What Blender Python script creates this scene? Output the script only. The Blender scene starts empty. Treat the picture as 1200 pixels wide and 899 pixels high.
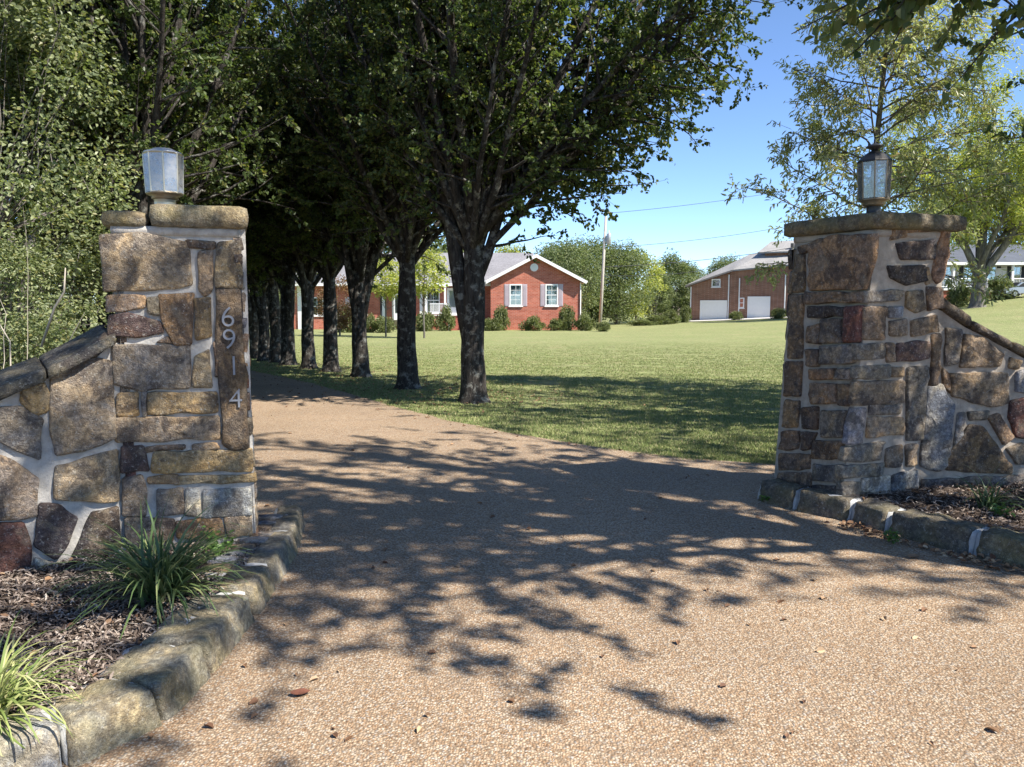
import bpy, math, random
import numpy as np
from mathutils import Vector, Matrix, noise as mnoise

scene = bpy.context.scene
COL = scene.collection
PI = math.pi
# ------------------------------------------------------------------ camera model
F, CX, CY = 920.0, 600.0, 449.5
EYE = 1.55
TH = math.radians(6.0)
CT, ST = math.cos(TH), math.sin(TH)

def ray(px, py):
    a = (px - CX) / F; b = (CY - py) / F
    return Vector((a, CT + b * ST, -ST + b * CT))
def G(px, py, z=0.0):
    d = ray(px, py); t = (z - EYE) / d.z
    return Vector((d.x * t, d.y * t, z))
def AT(px, py, Y):
    d = ray(px, py); t = Y / d.y
    return Vector((d.x * t, Y, EYE + d.z * t))
def smooth(a, b, x):
    t = min(1, max(0, (x - a) / (b - a))); return t * t * (3 - 2 * t)
def tz(x, y):
    z = -0.0125 * max(0.0, min(y, 120.0) - 8.0)
    xe = min(max(0.0, x - 3.0), 75.0)
    z += 0.00135 * xe * xe * smooth(22, 60, y)
    return z
def GT(px, py):
    """pixel -> point on the terrain"""
    d = ray(px, py); lo, hi = 0.5, 400.0
    f = lambda t: EYE + d.z * t - tz(d.x * t, d.y * t)
    t = lo
    while t < hi and f(t) > 0: t += 0.05 + t * 0.004
    return Vector((d.x * t, d.y * t, tz(d.x * t, d.y * t)))
def N3(v, s=1.0): return mnoise.noise(Vector(v) * s)

# ------------------------------------------------------------------ object helpers
def wloc(o):
    v = Vector((0, 0, 0))
    while o is not None:
        v = v + o.location; o = o.parent
    return v
def tag(o, label=None, cat=None, group=None, kind=None):
    if label: o['label'] = label
    if cat: o['category'] = cat
    if group: o['group'] = group
    if kind: o['kind'] = kind
    return o
def empty(name, loc, label, cat, group=None):
    o = bpy.data.objects.new(name, None); COL.objects.link(o)
    o.location = loc; o.empty_display_size = .2
    return tag(o, label, cat, group)
def copy_tree(o, loc, rz=0.0, sc=1.0, label=None):
    r = o.copy(); COL.objects.link(r)
    r.location = loc; r.rotation_euler = (0, 0, rz)
    r.scale = (sc, sc, sc) if not isinstance(sc, tuple) else sc
    if label: r['label'] = label
    for ch in list(o.children):
        c = ch.copy(); COL.objects.link(c); c.parent = r
        for g in ch.children:
            d = g.copy(); COL.objects.link(d); d.parent = c
    return r
def np_obj(name, V, faces, mat, parent=None, smooth_=True, attrs=None):
    """faces: list of (k, int array (n,k))"""
    me = bpy.data.meshes.new(name)
    V = np.asarray(V, dtype=np.float32).reshape(-1, 3)
    if parent is not None:
        V = V - np.array(wloc(parent), dtype=np.float32)
    me.vertices.add(len(V)); me.vertices.foreach_set('co', V.ravel())
    loops = np.concatenate([np.asarray(f, dtype=np.int32).ravel() for f in faces])
    tot = np.concatenate([np.full(len(f), np.asarray(f).shape[1], dtype=np.int32) for f in faces])
    st = np.concatenate([[0], np.cumsum(tot)[:-1]]).astype(np.int32)
    me.loops.add(len(loops)); me.loops.foreach_set('vertex_index', loops)
    me.polygons.add(len(tot)); me.polygons.foreach_set('loop_start', st)
    me.polygons.foreach_set('loop_total', tot)
    me.polygons.foreach_set('use_smooth', np.full(len(tot), smooth_))
    me.update(calc_edges=True)
    if attrs is not None:
        a = me.color_attributes.new('tint', 'FLOAT_COLOR', 'POINT')
        A = np.ones((len(V), 4), dtype=np.float32); A[:, :3] = np.asarray(attrs, dtype=np.float32)
        a.data.foreach_set('color', A.ravel())
    if mat is not None: me.materials.append(mat)
    o = bpy.data.objects.new(name, me); COL.objects.link(o)
    if parent is not None: o.parent = parent
    return o

class MB:
    def __init__(s): s.v = []; s.f = []; s.c = []
    def add(s, vs, fs, col=(1, 1, 1)):
        b = len(s.v); s.v += [tuple(x) for x in vs]; s.c += [col] * len(vs)
        s.f += [tuple(i + b for i in f) for f in fs]
    def box(s, c, size, rz=0.0, col=(1, 1, 1)):
        hx, hy, hz = [q / 2 for q in size]; c = Vector(c); R = Matrix.Rotation(rz, 3, 'Z')
        vs = [c + R @ Vector((x * hx, y * hy, z * hz)) for z in (-1, 1) for (x, y) in ((-1, -1), (1, -1), (1, 1), (-1, 1))]
        s.add(vs, [(3, 2, 1, 0), (4, 5, 6, 7), (0, 1, 5, 4), (1, 2, 6, 5), (2, 3, 7, 6), (3, 0, 4, 7)], col)
    def prism(s, pts, ext, col=(1, 1, 1)):
        pts = [Vector(p) for p in pts]; e = Vector(ext); n = len(pts)
        nrm = Vector((0, 0, 0))
        for i in range(n): nrm += pts[i].cross(pts[(i + 1) % n])
        fl = nrm.dot(e) > 0
        vs = pts + [p + e for p in pts]
        fs = [tuple(range(n)), tuple(range(2 * n - 1, n - 1, -1))] + [(i, i + n, (i + 1) % n + n, (i + 1) % n) for i in range(n)]
        if fl: fs = [tuple(reversed(f)) for f in fs]
        s.add(vs, fs, col)
    def tube(s, pts, rad, n=6, cap=True, col=(1, 1, 1)):
        pts = [Vector(p) for p in pts]
        if not hasattr(rad, '__len__'): rad = [rad] * len(pts)
        vs = []; m = len(pts)
        up = Vector((0, 0, 1)); prev = None
        for i, p in enumerate(pts):
            d = (pts[min(i + 1, m - 1)] - pts[max(i - 1, 0)]).normalized()
            if prev is None:
                a = d.cross(up if abs(d.z) < .9 else Vector((1, 0, 0))).normalized()
            else:
                a = (prev - d * prev.dot(d)).normalized()
            prev = a; b = d.cross(a)
            for k in range(n):
                q = 2 * PI * k / n
                vs.append(p + (a * math.cos(q) + b * math.sin(q)) * rad[i])
        fs = [(i * n + k, i * n + (k + 1) % n, (i + 1) * n + (k + 1) % n, (i + 1) * n + k) for i in range(m - 1) for k in range(n)]
        if cap: fs += [tuple(range(n - 1, -1, -1)), tuple(range((m - 1) * n, m * n))]
        s.add(vs, fs, col)
    def lathe(s, c, prof, n=12, ph=0.0, col=(1, 1, 1), tilt=None):
        c = Vector(c); vs = []
        for (r, z) in prof:
            for k in range(n):
                q = 2 * PI * (k + ph) / n
                v = Vector((math.cos(q) * r, math.sin(q) * r, z))
                vs.append(c + (tilt @ v if tilt else v))
        m = len(prof)
        fs = [(i * n + k, i * n + (k + 1) % n, (i + 1) * n + (k + 1) % n, (i + 1) * n + k) for i in range(m - 1) for k in range(n)]
        fs += [tuple(range(n - 1, -1, -1)), tuple(range((m - 1) * n, m * n))]
        s.add(vs, fs, col)
    def build(s, name, mat, parent=None, smooth_=False):
        me = bpy.data.meshes.new(name)
        off = wloc(parent) if parent is not None else Vector((0, 0, 0))
        me.from_pydata([Vector(v) - off for v in s.v], [], s.f)
        a = me.color_attributes.new('tint', 'FLOAT_COLOR', 'POINT')
        a.data.foreach_set('color', [q for c in s.c for q in (c[0], c[1], c[2], 1.0)])
        if smooth_: me.polygons.foreach_set('use_smooth', [True] * len(me.polygons))
        me.materials.append(mat); me.update()
        o = bpy.data.objects.new(name, me); COL.objects.link(o)
        if parent is not None: o.parent = parent
        return o

# ------------------------------------------------------------------ materials
def newmat(name):
    m = bpy.data.materials.new(name); m.use_nodes = True
    nt = m.node_tree; nt.nodes.clear()
    out = nt.nodes.new('ShaderNodeOutputMaterial')
    return m, nt, out
def nd(nt, typ, inp=None, **kw):
    n = nt.nodes.new('ShaderNode' + typ)
    for k, v in kw.items(): setattr(n, k, v)
    for k, v in (inp or {}).items():
        if isinstance(v, bpy.types.NodeSocket): nt.links.new(v, n.inputs[k])
        else: n.inputs[k].default_value = v
    return n
def c4(c): return (c[0], c[1], c[2], 1.0)
def ramp(nt, fac, stops, interp='LINEAR'):
    r = nt.nodes.new('ShaderNodeValToRGB'); r.color_ramp.interpolation = interp
    e = r.color_ramp.elements
    while len(e) < len(stops): e.new(.5)
    for i, (p, c) in enumerate(stops):
        e[i].position = p; e[i].color = c4(c) if hasattr(c, '__len__') else (c, c, c, 1)
    nt.links.new(fac, r.inputs[0]); return r.outputs[0]
def mix(nt, fac, a, b, mode='MIX'):
    n = nt.nodes.new('ShaderNodeMix'); n.data_type = 'RGBA'; n.blend_type = mode
    for i, v in ((0, fac), (6, a), (7, b)):
        if isinstance(v, bpy.types.NodeSocket): nt.links.new(v, n.inputs[i])
        else: n.inputs[i].default_value = c4(v) if hasattr(v, '__len__') else v
    return n.outputs[2]
def objc(nt): return nd(nt, 'TexCoord').outputs['Object']
def noise_t(nt, vec, scale, detail=4, rough=.55, dist=0.0):
    return nd(nt, 'TexNoise', {'Vector': vec, 'Scale': scale, 'Detail': detail, 'Roughness': rough, 'Distortion': dist}).outputs[0]
def princ(nt, out, col, rough=.8, spec=.3, metal=0.0, bump=None, bstr=.4, bdist=.01):
    p = nd(nt, 'BsdfPrincipled', {'Base Color': col if isinstance(col, bpy.types.NodeSocket) else c4(col), 'Roughness': rough, 'Metallic': metal, 'Specular IOR Level': spec})
    if bump is not None:
        b = nd(nt, 'Bump', {'Height': bump, 'Strength': bstr, 'Distance': bdist})
        nt.links.new(b.outputs[0], p.inputs['Normal'])
    nt.links.new(p.outputs[0], out.inputs[0]); return p

def plain(name, col, rough=.6, spec=.3, metal=0.0, var=.15, scale=6.0):
    m, nt, out = newmat(name); v = objc(nt)
    n = noise_t(nt, v, scale, 5)
    c = mix(nt, n, [q * (1 - var) for q in col], [min(1, q * (1 + var)) for q in col])
    princ(nt, out, c, rough, spec, metal); return m

def stone_mat(name, dark=.5, lichen=.25, moss=0.0):
    m, nt, out = newmat(name); v = objc(nt)
    t = nd(nt, 'VertexColor', layer_name='tint').outputs[0]
    n1 = noise_t(nt, v, 7, 6, .62, .5)
    n2 = noise_t(nt, v, 34, 7, .68)
    n3 = noise_t(nt, v, 5.2, 5, .6, .9)
    n4 = noise_t(nt, nd(nt, 'Mapping', {'Vector': v, 'Location': (3.1, 7.7, 1.9)}).outputs[0], 8.0, 6, .65, .4)
    hue = mix(nt, ramp(nt, n1, [(.42, 0.0), (.60, 1.0)]), (.80, .83, .88), (1.22, 1.10, .88))
    c = mix(nt, 1.0, t, hue, 'MULTIPLY')
    c = mix(nt, ramp(nt, n2, [(.40, .75), (.60, 0.0)]), c, mix(nt, 1.0, c, (.42, .40, .40), 'MULTIPLY'))
    c = mix(nt, ramp(nt, n2, [(.52, 0.0), (.68, .5)]), c, mix(nt, 1.0, c, (1.6, 1.55, 1.45), 'MULTIPLY'))
    c = mix(nt, ramp(nt, n3, [(.52, 0.0), (.575, dark)]), c, (.05, .042, .042))
    c = mix(nt, ramp(nt, n4, [(.56, 0.0), (.64, .35)]), c, (.34, .275, .19))
    vo = noise_t(nt, v, 55, 4, .72)
    c = mix(nt, ramp(nt, vo, [(.58, 0.0), (.65, lichen)]), c, (.42, .41, .37))
    gr = noise_t(nt, v, 170, 3, .8)
    c = mix(nt, 1.0, c, ramp(nt, gr, [(.32, .62), (.5, 1.0), (.68, 1.3)]), 'MULTIPLY')
    if moss:
        c = mix(nt, ramp(nt, noise_t(nt, v, 5.5, 5), [(.45, 0.0), (.60, moss)]), c, (.20, .18, .08))
    h = nd(nt, 'Math', {0: noise_t(nt, v, 30, 10, .68), 1: nd(nt, 'Math', {0: noise_t(nt, v, 120, 3, .6), 1: .55}, operation='MULTIPLY').outputs[0]}, operation='ADD').outputs[0]
    princ(nt, out, c, .9, .2, 0, h, .8, .02); return m

def leaf_mat(name, c1, c2, trans=.32, rough=.42, tcol=None, yellow=None, spec=.45):
    m, nt, out = newmat(name)
    g = nd(nt, 'NewGeometry').outputs['Random Per Island']
    stops = [(0.0, c1), (.85, c2), (1.0, yellow or c2)]
    c = ramp(nt, g, stops)
    v = objc(nt)
    c = mix(nt, 1.0, c, ramp(nt, noise_t(nt, v, .9, 3), [(.3, .72), (.7, 1.2)]), 'MULTIPLY')
    p = nd(nt, 'BsdfPrincipled', {'Base Color': c, 'Roughness': rough, 'Specular IOR Level': spec})
    tc = mix(nt, 1.0, c, tcol or (1.5, 1.6, .7), 'MULTIPLY')
    t = nd(nt, 'BsdfTranslucent', {'Color': tc})
    mx = nd(nt, 'MixShader', {0: trans, 1: p.outputs[0], 2: t.outputs[0]})
    nt.links.new(mx.outputs[0], out.inputs[0]); return m

def bark_mat(name, c1, c2, lich=.5, sc=1.0):
    m, nt, out = newmat(name); v = objc(nt)
    mp = nd(nt, 'Mapping', {'Vector': v, 'Scale': (11 * sc, 11 * sc, 2.2 * sc)}).outputs[0]
    n = noise_t(nt, mp, 2.2, 8, .68, .5)
    c = mix(nt, ramp(nt, n, [(.33, 0.0), (.66, 1.0)]), c1, c2)
    l = noise_t(nt, v, 7 * sc, 7, .7)
    c = mix(nt, ramp(nt, l, [(.53, 0.0), (.62, lich)]), c, (.30, .30, .27))
    princ(nt, out, c, .92, .15, 0, n, 1.0, .05); return m

def brick_mat(name, c1, c2, mortar, sc=1.0):
    m, nt, out = newmat(name); v = objc(nt)
    sep = nd(nt, 'SeparateXYZ', {0: v})
    ax = nd(nt, 'Math', {0: sep.outputs[0], 1: sep.outputs[1]}, operation='ADD').outputs[0]
    cb = nd(nt, 'CombineXYZ', {0: ax, 1: sep.outputs[2]}).outputs[0]
    b = nd(nt, 'TexBrick', {'Vector': cb, 'Color1': c4(c1), 'Color2': c4(c2), 'Mortar': c4(mortar), 'Scale': 1.0, 'Mortar Size': .012, 'Brick Width': .28, 'Row Height': .10, 'Bias': -.1})
    n = noise_t(nt, v, 1.1, 5)
    c = mix(nt, 1.0, b.outputs[0], ramp(nt, n, [(.3, .8), (.7, 1.15)]), 'MULTIPLY')
    princ(nt, out, c, .9, .2, 0, b.outputs[1], -.4, .01); return m

M = {}
def drive_mat():
    m, nt, out = newmat('exposed_aggregate'); v = objc(nt)
    w = nd(nt, 'Vector' + 'Math', {0: v, 1: nd(nt, 'VectorMath', {0: nd(nt, 'TexNoise', {'Vector': v, 'Scale': 30.0, 'Detail': 2.0}).outputs[1], 'Scale': .014}, operation='SCALE').outputs[0]}, operation='ADD').outputs[0]
    vo = nd(nt, 'TexVoronoi', {'Vector': w, 'Scale': 100.0, 'Randomness': 1.0})
    r = nd(nt, 'SeparateColor', {0: vo.outputs['Color']}).outputs[0]
    c = ramp(nt, r, [(0.0, (.19, .115, .065)), (.16, (.31, .19, .105)), (.34, (.40, .27, .165)), (.52, (.46, .335, .22)), (.70, (.50, .40, .285)), (.85, (.57, .49, .39)), (.95, (.30, .265, .235)), (1.0, (.60, .54, .46))])
    edge = ramp(nt, vo.outputs['Distance'], [(.35, 0.0), (.75, 1.0)])
    c = mix(nt, edge, c, (.25, .18, .12))
    big = noise_t(nt, v, .55, 5, .6)
    c = mix(nt, 1.0, c, mix(nt, ramp(nt, big, [(.3, 0.0), (.7, 1.0)]), (.72, .72, .71), (1.0, .99, .96)), 'MULTIPLY')
    st = noise_t(nt, v, 2.2, 6, .65)
    c = mix(nt, ramp(nt, st, [(.54, 0.0), (.68, .4)]), c, (.17, .13, .095))
    h = nd(nt, 'Math', {0: 1.0, 1: vo.outputs['Distance']}, operation='SUBTRACT').outputs[0]
    princ(nt, out, c, .8, .25, 0, h, .55, .012); return m

def lawn_mat():
    m, nt, out = newmat('lawn_turf'); v = objc(nt)
    n1 = noise_t(nt, v, .22, 5, .6); n2 = noise_t(nt, v, 2.3, 6, .65); n3 = noise_t(nt, v, 40, 4, .7)
    c = mix(nt, ramp(nt, n1, [(.3, 0.0), (.7, 1.0)]), (.235, .275, .105), (.315, .335, .15))
    c = mix(nt, ramp(nt, n2, [(.40, 0.0), (.72, .75)]), c, (.34, .30, .165))
    c = mix(nt, ramp(nt, n3, [(.40, .5), (.60, 0.0)]), c, (.13, .165, .055))
    # mowing passes, faint and running away from the gate
    mp = nd(nt, 'Mapping', {'Vector': v, 'Rotation': (0, 0, .32)}).outputs[0]
    wv = nd(nt, 'TexWave', {'Vector': mp, 'Scale': .28, 'Distortion': 3.0, 'Detail': 3.0, 'Detail Scale': 1.0}, bands_direction='Y').outputs[1]
    c = mix(nt, 1.0, c, ramp(nt, wv, [(.2, .86), (.8, 1.08)]), 'MULTIPLY')
    c = mix(nt, 1.0, c, ramp(nt, noise_t(nt, v, 7.5, 5, .7), [(.36, .74), (.64, 1.2)]), 'MULTIPLY')
    c = mix(nt, ramp(nt, noise_t(nt, v, .9, 5, .7), [(.56, 0.0), (.68, .55)]), c, (.33, .27, .15))
    h = nd(nt, 'Math', {0: n3, 1: n2}, operation='ADD').outputs[0]
    princ(nt, out, c, .95, .1, 0, h, .8, .05); return m

def island_mat(name, stops, rough=.9, spec=.15, trans=0.0):
    m, nt, out = newmat(name)
    g = nd(nt, 'NewGeometry').outputs['Random Per Island']
    c = ramp(nt, g, stops)
    p = nd(nt, 'BsdfPrincipled', {'Base Color': c, 'Roughness': rough, 'Specular IOR Level': spec})
    if trans:
        t = nd(nt, 'BsdfTranslucent', {'Color': c})
        mx = nd(nt, 'MixShader', {0: trans, 1: p.outputs[0], 2: t.outputs[0]})
        nt.links.new(mx.outputs[0], out.inputs[0])
    else: nt.links.new(p.outputs[0], out.inputs[0])
    return m

def mortar_mat(name, col):
    m, nt, out = newmat(name); v = objc(nt)
    n = noise_t(nt, v, 14, 7, .65)
    c = mix(nt, ramp(nt, n, [(.3, 0.0), (.7, 1.0)]), [q * .62 for q in col], [min(1, q * 1.12) for q in col])
    c = mix(nt, ramp(nt, noise_t(nt, v, 3.5, 5), [(.55, 0.0), (.7, .45)]), c, [q * .5 for q in col])
    princ(nt, out, c, .92, .2, 0, noise_t(nt, v, 60, 6, .7), .7, .01); return m

def shingle_mat(name, col):
    m, nt, out = newmat(name); v = objc(nt)
    n = noise_t(nt, v, 7, 6, .7); n2 = noise_t(nt, v, .7, 4)
    c = mix(nt, ramp(nt, n, [(.3, 0.0), (.7, 1.0)]), [q * .72 for q in col], [q * 1.2 for q in col])
    c = mix(nt, 1.0, c, ramp(nt, n2, [(.3, .85), (.7, 1.12)]), 'MULTIPLY')
    princ(nt, out, c, .9, .2, 0, n, .6, .03); return m

def glass_mat(name, tint, rough=.05, alpha=.5, pale_film=0.0):
    m, nt, out = newmat(name)
    gl = nd(nt, 'BsdfGlossy', {'Color': c4(tint), 'Roughness': rough})
    tr = nd(nt, 'BsdfTransparent', {'Color': (.85, .9, .92, 1)})
    fr = nd(nt, 'LayerWeight', {'Blend': .35}).outputs[0]
    fac = nd(nt, 'Math', {0: fr, 1: alpha}, operation='ADD', use_clamp=True).outputs[0]
    mx = nd(nt, 'MixShader', {0: fac, 1: tr.outputs[0], 2: gl.outputs[0]})
    if pale_film:   # pale diffuse layer painted in to grey the panes' sky reflection
        df = nd(nt, 'BsdfDiffuse', {'Color': (.62, .60, .55, 1)})
        n = ramp(nt, noise_t(nt, objc(nt), 22, 6, .7), [(.3, pale_film * .5), (.7, min(1, pale_film * 1.7))])
        mx = nd(nt, 'MixShader', {0: n, 1: mx.outputs[0], 2: df.outputs[0]})
    nt.links.new(mx.outputs[0], out.inputs[0]); return m

M['drive'] = drive_mat(); M['lawn'] = lawn_mat()
M['stone'] = stone_mat('gate_stone', .62, .5)
M['stone_plain'] = stone_mat('number_stone', .5, .15)
M['capstone'] = stone_mat('cap_stone', .3, .35, .35)
M['kerbstone'] = stone_mat('kerb_stone', .3, .5, .28)
M['mortar'] = mortar_mat('pale_mortar', (.47, .445, .405))
M['mortar_brown'] = mortar_mat('weathered_mortar', (.44, .38, .31))
M['mortar_white'] = mortar_mat('white_mortar', (.50, .50, .485))
M['pear_leaf'] = leaf_mat('pear_leaf', (.044, .074, .024), (.115, .150, .050), .40, .46, yellow=(.2, .19, .07), spec=.4)
M['pear_bark'] = bark_mat('pear_bark', (.014, .012, .011), (.085, .075, .066), .6)
M['oak_leaf'] = leaf_mat('oak_leaf', (.25, .28, .14), (.47, .48, .30), .35, .4, yellow=(.30, .21, .09))
M['oak_bark'] = bark_mat('oak_bark', (.12, .105, .09), (.30, .27, .24), .2)
M['wood_leaf'] = leaf_mat('woodland_leaf', (.11, .145, .06), (.29, .32, .17), .35, .45, yellow=(.26, .24, .09))
M['far_leaf'] = leaf_mat('far_leaf', (.10, .14, .055), (.21, .24, .105), .3, .55)
M['lime_leaf'] = leaf_mat('lime_leaf', (.24, .29, .08), (.46, .46, .14), .42, .5, yellow=(.5, .46, .12))
M['rust_leaf'] = leaf_mat('rust_leaf', (.12, .06, .03), (.2, .12, .06), .3, .5)
M['shrub_leaf'] = leaf_mat('shrub_leaf', (.09, .12, .04), (.19, .21, .075), .25, .5)
M['grey_bark'] = bark_mat('grey_bark', (.07, .062, .055), (.22, .20, .175), .2, .4)
M['dead_twig'] = plain('dead_twig', (.36, .32, .26), .9)
M['grass'] = island_mat('grass_blade', [(0, (.15, .20, .065)), (.5, (.25, .30, .11)), (.8, (.33, .34, .15)), (1, (.42, .36, .21))], .7, .2, .3)
M['mulch'] = island_mat('bark_mulch', [(0, (.05, .036, .03)), (.35, (.12, .09, .07)), (.7, (.24, .19, .155)), (.93, (.36, .30, .25)), (1, (.48, .43, .37))])
M['soil'] = plain('bed_soil', (.05, .036, .027), .95, .1, 0, .4, 25)
M['litter'] = island_mat('dry_leaf', [(0, (.10, .05, .03)), (.4, (.20, .11, .06)), (.75, (.33, .2, .11)), (1, (.45, .34, .22))], .75, .25)
M['liriope'] = island_mat('liriope_blade', [(0, (.045, .085, .03)), (.5, (.10, .155, .055)), (.8, (.19, .24, .09)), (1, (.36, .38, .17))], .45, .4, .2)
M['liriope_pale'] = island_mat('pale_blade', [(0, (.11, .17, .04)), (.4, (.25, .31, .09)), (.8, (.42, .43, .17)), (1, (.5, .48, .26))], .5, .35, .25)
M['weed'] = leaf_mat('weed_leaf', (.06, .13, .03), (.12, .21, .05), .3, .45)
M['bronze'] = plain('aged_bronze', (.26, .20, .13), .45, .5, .75, .3, 30)
M['brass'] = plain('pale_brass', (.50, .46, .36), .4, .5, .55, .2, 20)
M['black_metal'] = plain('black_metal', (.035, .034, .033), .4, .5, .3, .3, 25)
M['lamp_glass'] = glass_mat('lamp_glass', (.50, .54, .60), .05, .22, .34)
M['lamp_glass_clear'] = glass_mat('clear_lamp_glass', (.75, .76, .74), .05, .04, .14)
M['number_metal'] = plain('number_metal', (.20, .21, .235), .5, .5, .35, .2, 30)
M['red_brick'] = brick_mat('red_brick', (.38, .090, .052), (.52, .165, .105), (.40, .25, .20))
M['tan_brick'] = brick_mat('tan_brick', (.20, .092, .06), (.29, .15, .10), (.30, .22, .17))
M['shingle'] = shingle_mat('grey_shingle', (.22, .215, .225))
M['shingle_light'] = shingle_mat('light_shingle', (.32, .31, .30))
M['shingle_dark'] = shingle_mat('dark_shingle', (.10, .11, .13))
M['white'] = plain('white_paint', (.78, .78, .76), .5, .4, 0, .05, 3)
M['siding'] = plain('pale_siding', (.62, .61, .55), .6, .3, 0, .06, 2)
M['lilac'] = plain('lilac_shutter', (.50, .42, .45), .6, .3, 0, .05, 3)
M['black_paint'] = plain('black_shutter', (.025, .026, .03), .5, .4, 0, .1, 3)
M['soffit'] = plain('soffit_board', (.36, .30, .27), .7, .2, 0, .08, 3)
M['concrete'] = plain('concrete', (.52, .50, .47), .85, .2, 0, .12, 1.5)
M['window_glass'] = glass_mat('window_glass', (.75, .82, .86), .03, .16)
M['blind'] = plain('window_blind', (.60, .62, .62), .6, .2, 0, .08, 4)
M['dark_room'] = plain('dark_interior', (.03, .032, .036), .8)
M['pole_wood'] = bark_mat('pole_wood', (.34, .31, .27), (.52, .48, .43), .1, .6)
M['grey_steel'] = plain('grey_steel', (.42, .43, .44), .45, .5, .5, .1, 3)
M['cable'] = plain('black_cable', (.025, .025, .028), .6)
M['fence_wood'] = plain('fence_wood', (.36, .31, .26), .85, .2, 0, .2, 3)
M['brick_step'] = plain('brick_step', (.34, .12, .085), .9, .2, 0, .2, 8)
M['car_paint'] = plain('silver_paint', (.42, .45, .5), .3, .6, .5, .05, 2)
M['tyre'] = plain('tyre_rubber', (.02, .02, .02), .9)
M['lamp_red'] = plain('red_lens', (.35, .02, .02), .3, .5)

# ------------------------------------------------------------------ leaves and trees
def leaf_arrays(P, D, Nn, L, W, fold=.25):
    """six-point leaves folded along the midrib"""
    P = np.asarray(P, float); D = np.asarray(D, float); Nn = np.asarray(Nn, float)
    D /= np.linalg.norm(D, axis=1, keepdims=True) + 1e-9
    S = np.cross(D, Nn); S /= np.linalg.norm(S, axis=1, keepdims=True) + 1e-9
    U = np.cross(S, D)
    L = np.asarray(L)[:, None]; W = np.asarray(W)[:, None]
    b = P; t = P + D * L - U * L * .12
    l1 = P + D * L * .28 + S * W * .45 + U * W * fold; r1 = P + D * L * .28 - S * W * .45 + U * W * fold
    l2 = P + D * L * .66 + S * W * .42 + U * W * fold * .8; r2 = P + D * L * .66 - S * W * .42 + U * W * fold * .8
    V = np.stack([b, r1, r2, t, l2, l1], axis=1).reshape(-1, 3)
    i = np.arange(len(P))[:, None] * 6
    return V, np.concatenate([i + np.array([[0, 1, 2, 3]]), i + np.array([[0, 3, 4, 5]])])

def curve(p, d, L, n, rng, wob, lift):
    pts = [p.copy()]; d = d.normalized()
    for i in range(n):
        d = (d + Vector((rng.gauss(0, wob), rng.gauss(0, wob), rng.gauss(0, wob) + lift))).normalized()
        pts.append(pts[-1] + d * (L / n))
    return pts
def along(pts, t):
    x = t * (len(pts) - 1); i = min(int(x), len(pts) - 2); f = x - i
    return pts[i].lerp(pts[i + 1], f), (pts[i + 1] - pts[i]).normalized()
def side_dir(d, ang, rng):
    a = d.cross(Vector((rng.gauss(0, 1), rng.gauss(0, 1), rng.gauss(0, 1)))).normalized()
    return (d * math.cos(ang) + a * math.sin(ang)).normalized()

class Tree:
    def __init__(s, seed):
        s.rng = random.Random(seed); s.b = MB(); s.lp = []; s.ld = []; s.fill = 1.0
    def twig_leaves(s, pts, n, t0=.15, spread=.02, droop=-.25):
        r = s.rng
        for k in range(n):
            p, d = along(pts, r.uniform(t0, 1))
            s.lp.append((p.x + r.gauss(0, spread), p.y + r.gauss(0, spread), p.z + r.gauss(0, spread)))
            q = side_dir(d, r.uniform(.5, 1.3), r); s.ld.append((q.x, q.y, q.z + droop))
    def limb(s, p, d, L, r0, nsub, sublen, ntw, nlf, lift=.06, wob=.07, t0=.2, sides=7, spread=.02, droop=-.25, twl=(.25, .55), sub_lift=.03, shape=None):
        r = s.rng
        pts = curve(p, d, L, 9, r, wob, lift)
        rad = [max(.008, r0 * (1 - i / 9.3) ** .9) for i in range(10)]
        s.b.tube(pts, rad, sides)
        for k in range(nsub):
            t = t0 + (1 - t0) * (k + r.random()) / nsub
            q, qd = along(pts, t)
            sl = sublen * r.uniform(.55, 1.2) * (shape(t) if shape else (1.05 - .55 * t))
            sp = curve(q, side_dir(qd, r.uniform(.5, 1.15), r), sl, 5, r, .12, sub_lift)
            rr = max(.006, min(.5 * r0 * (1 - t) + .006, .02 * sl + .004))
            s.b.tube(sp, [rr * (1 - i / 5.6) for i in range(6)], 4, False)
            for j in range(ntw):
                u, ud = along(sp, .15 + .85 * (j + r.random()) / ntw)
                tl = r.uniform(*twl)
                if r.random() > s.fill: continue
                tp = curve(u, side_dir(ud, r.uniform(.4, 1.2), r), tl, 2, r, .15, .02)
                s.b.tube(tp, [.004, .003, .002], 3, False)
                s.twig_leaves(tp, max(1, int(nlf * r.uniform(.6, 1.4))), .1, spread, droop)
        return pts
    def build(s, name, loc, label, cat, group, bark, leafmat, L, W, lean_n=1.0, keep=None):
        r = np.random.default_rng(s.rng.randint(0, 10**6))
        o = empty(name, (0, 0, 0), label, cat, group)
        s.b.build('trunk', bark, o, True)
        P = np.array(s.lp); D = np.array(s.ld)
        if keep is not None:
            k = keep(P); P, D = P[k], D[k]
        n = len(P)
        Nn = r.normal(0, lean_n, (n, 3)) + np.array([[0, 0, 1.0]])
        sc = r.uniform(.7, 1.25, n)
        V, Fq = leaf_arrays(P, D, Nn, L * sc, W * sc * r.uniform(.85, 1.15, n))
        np_obj('crown', V, [Fq], leafmat, o, False)
        o.location = loc
        return o

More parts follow.
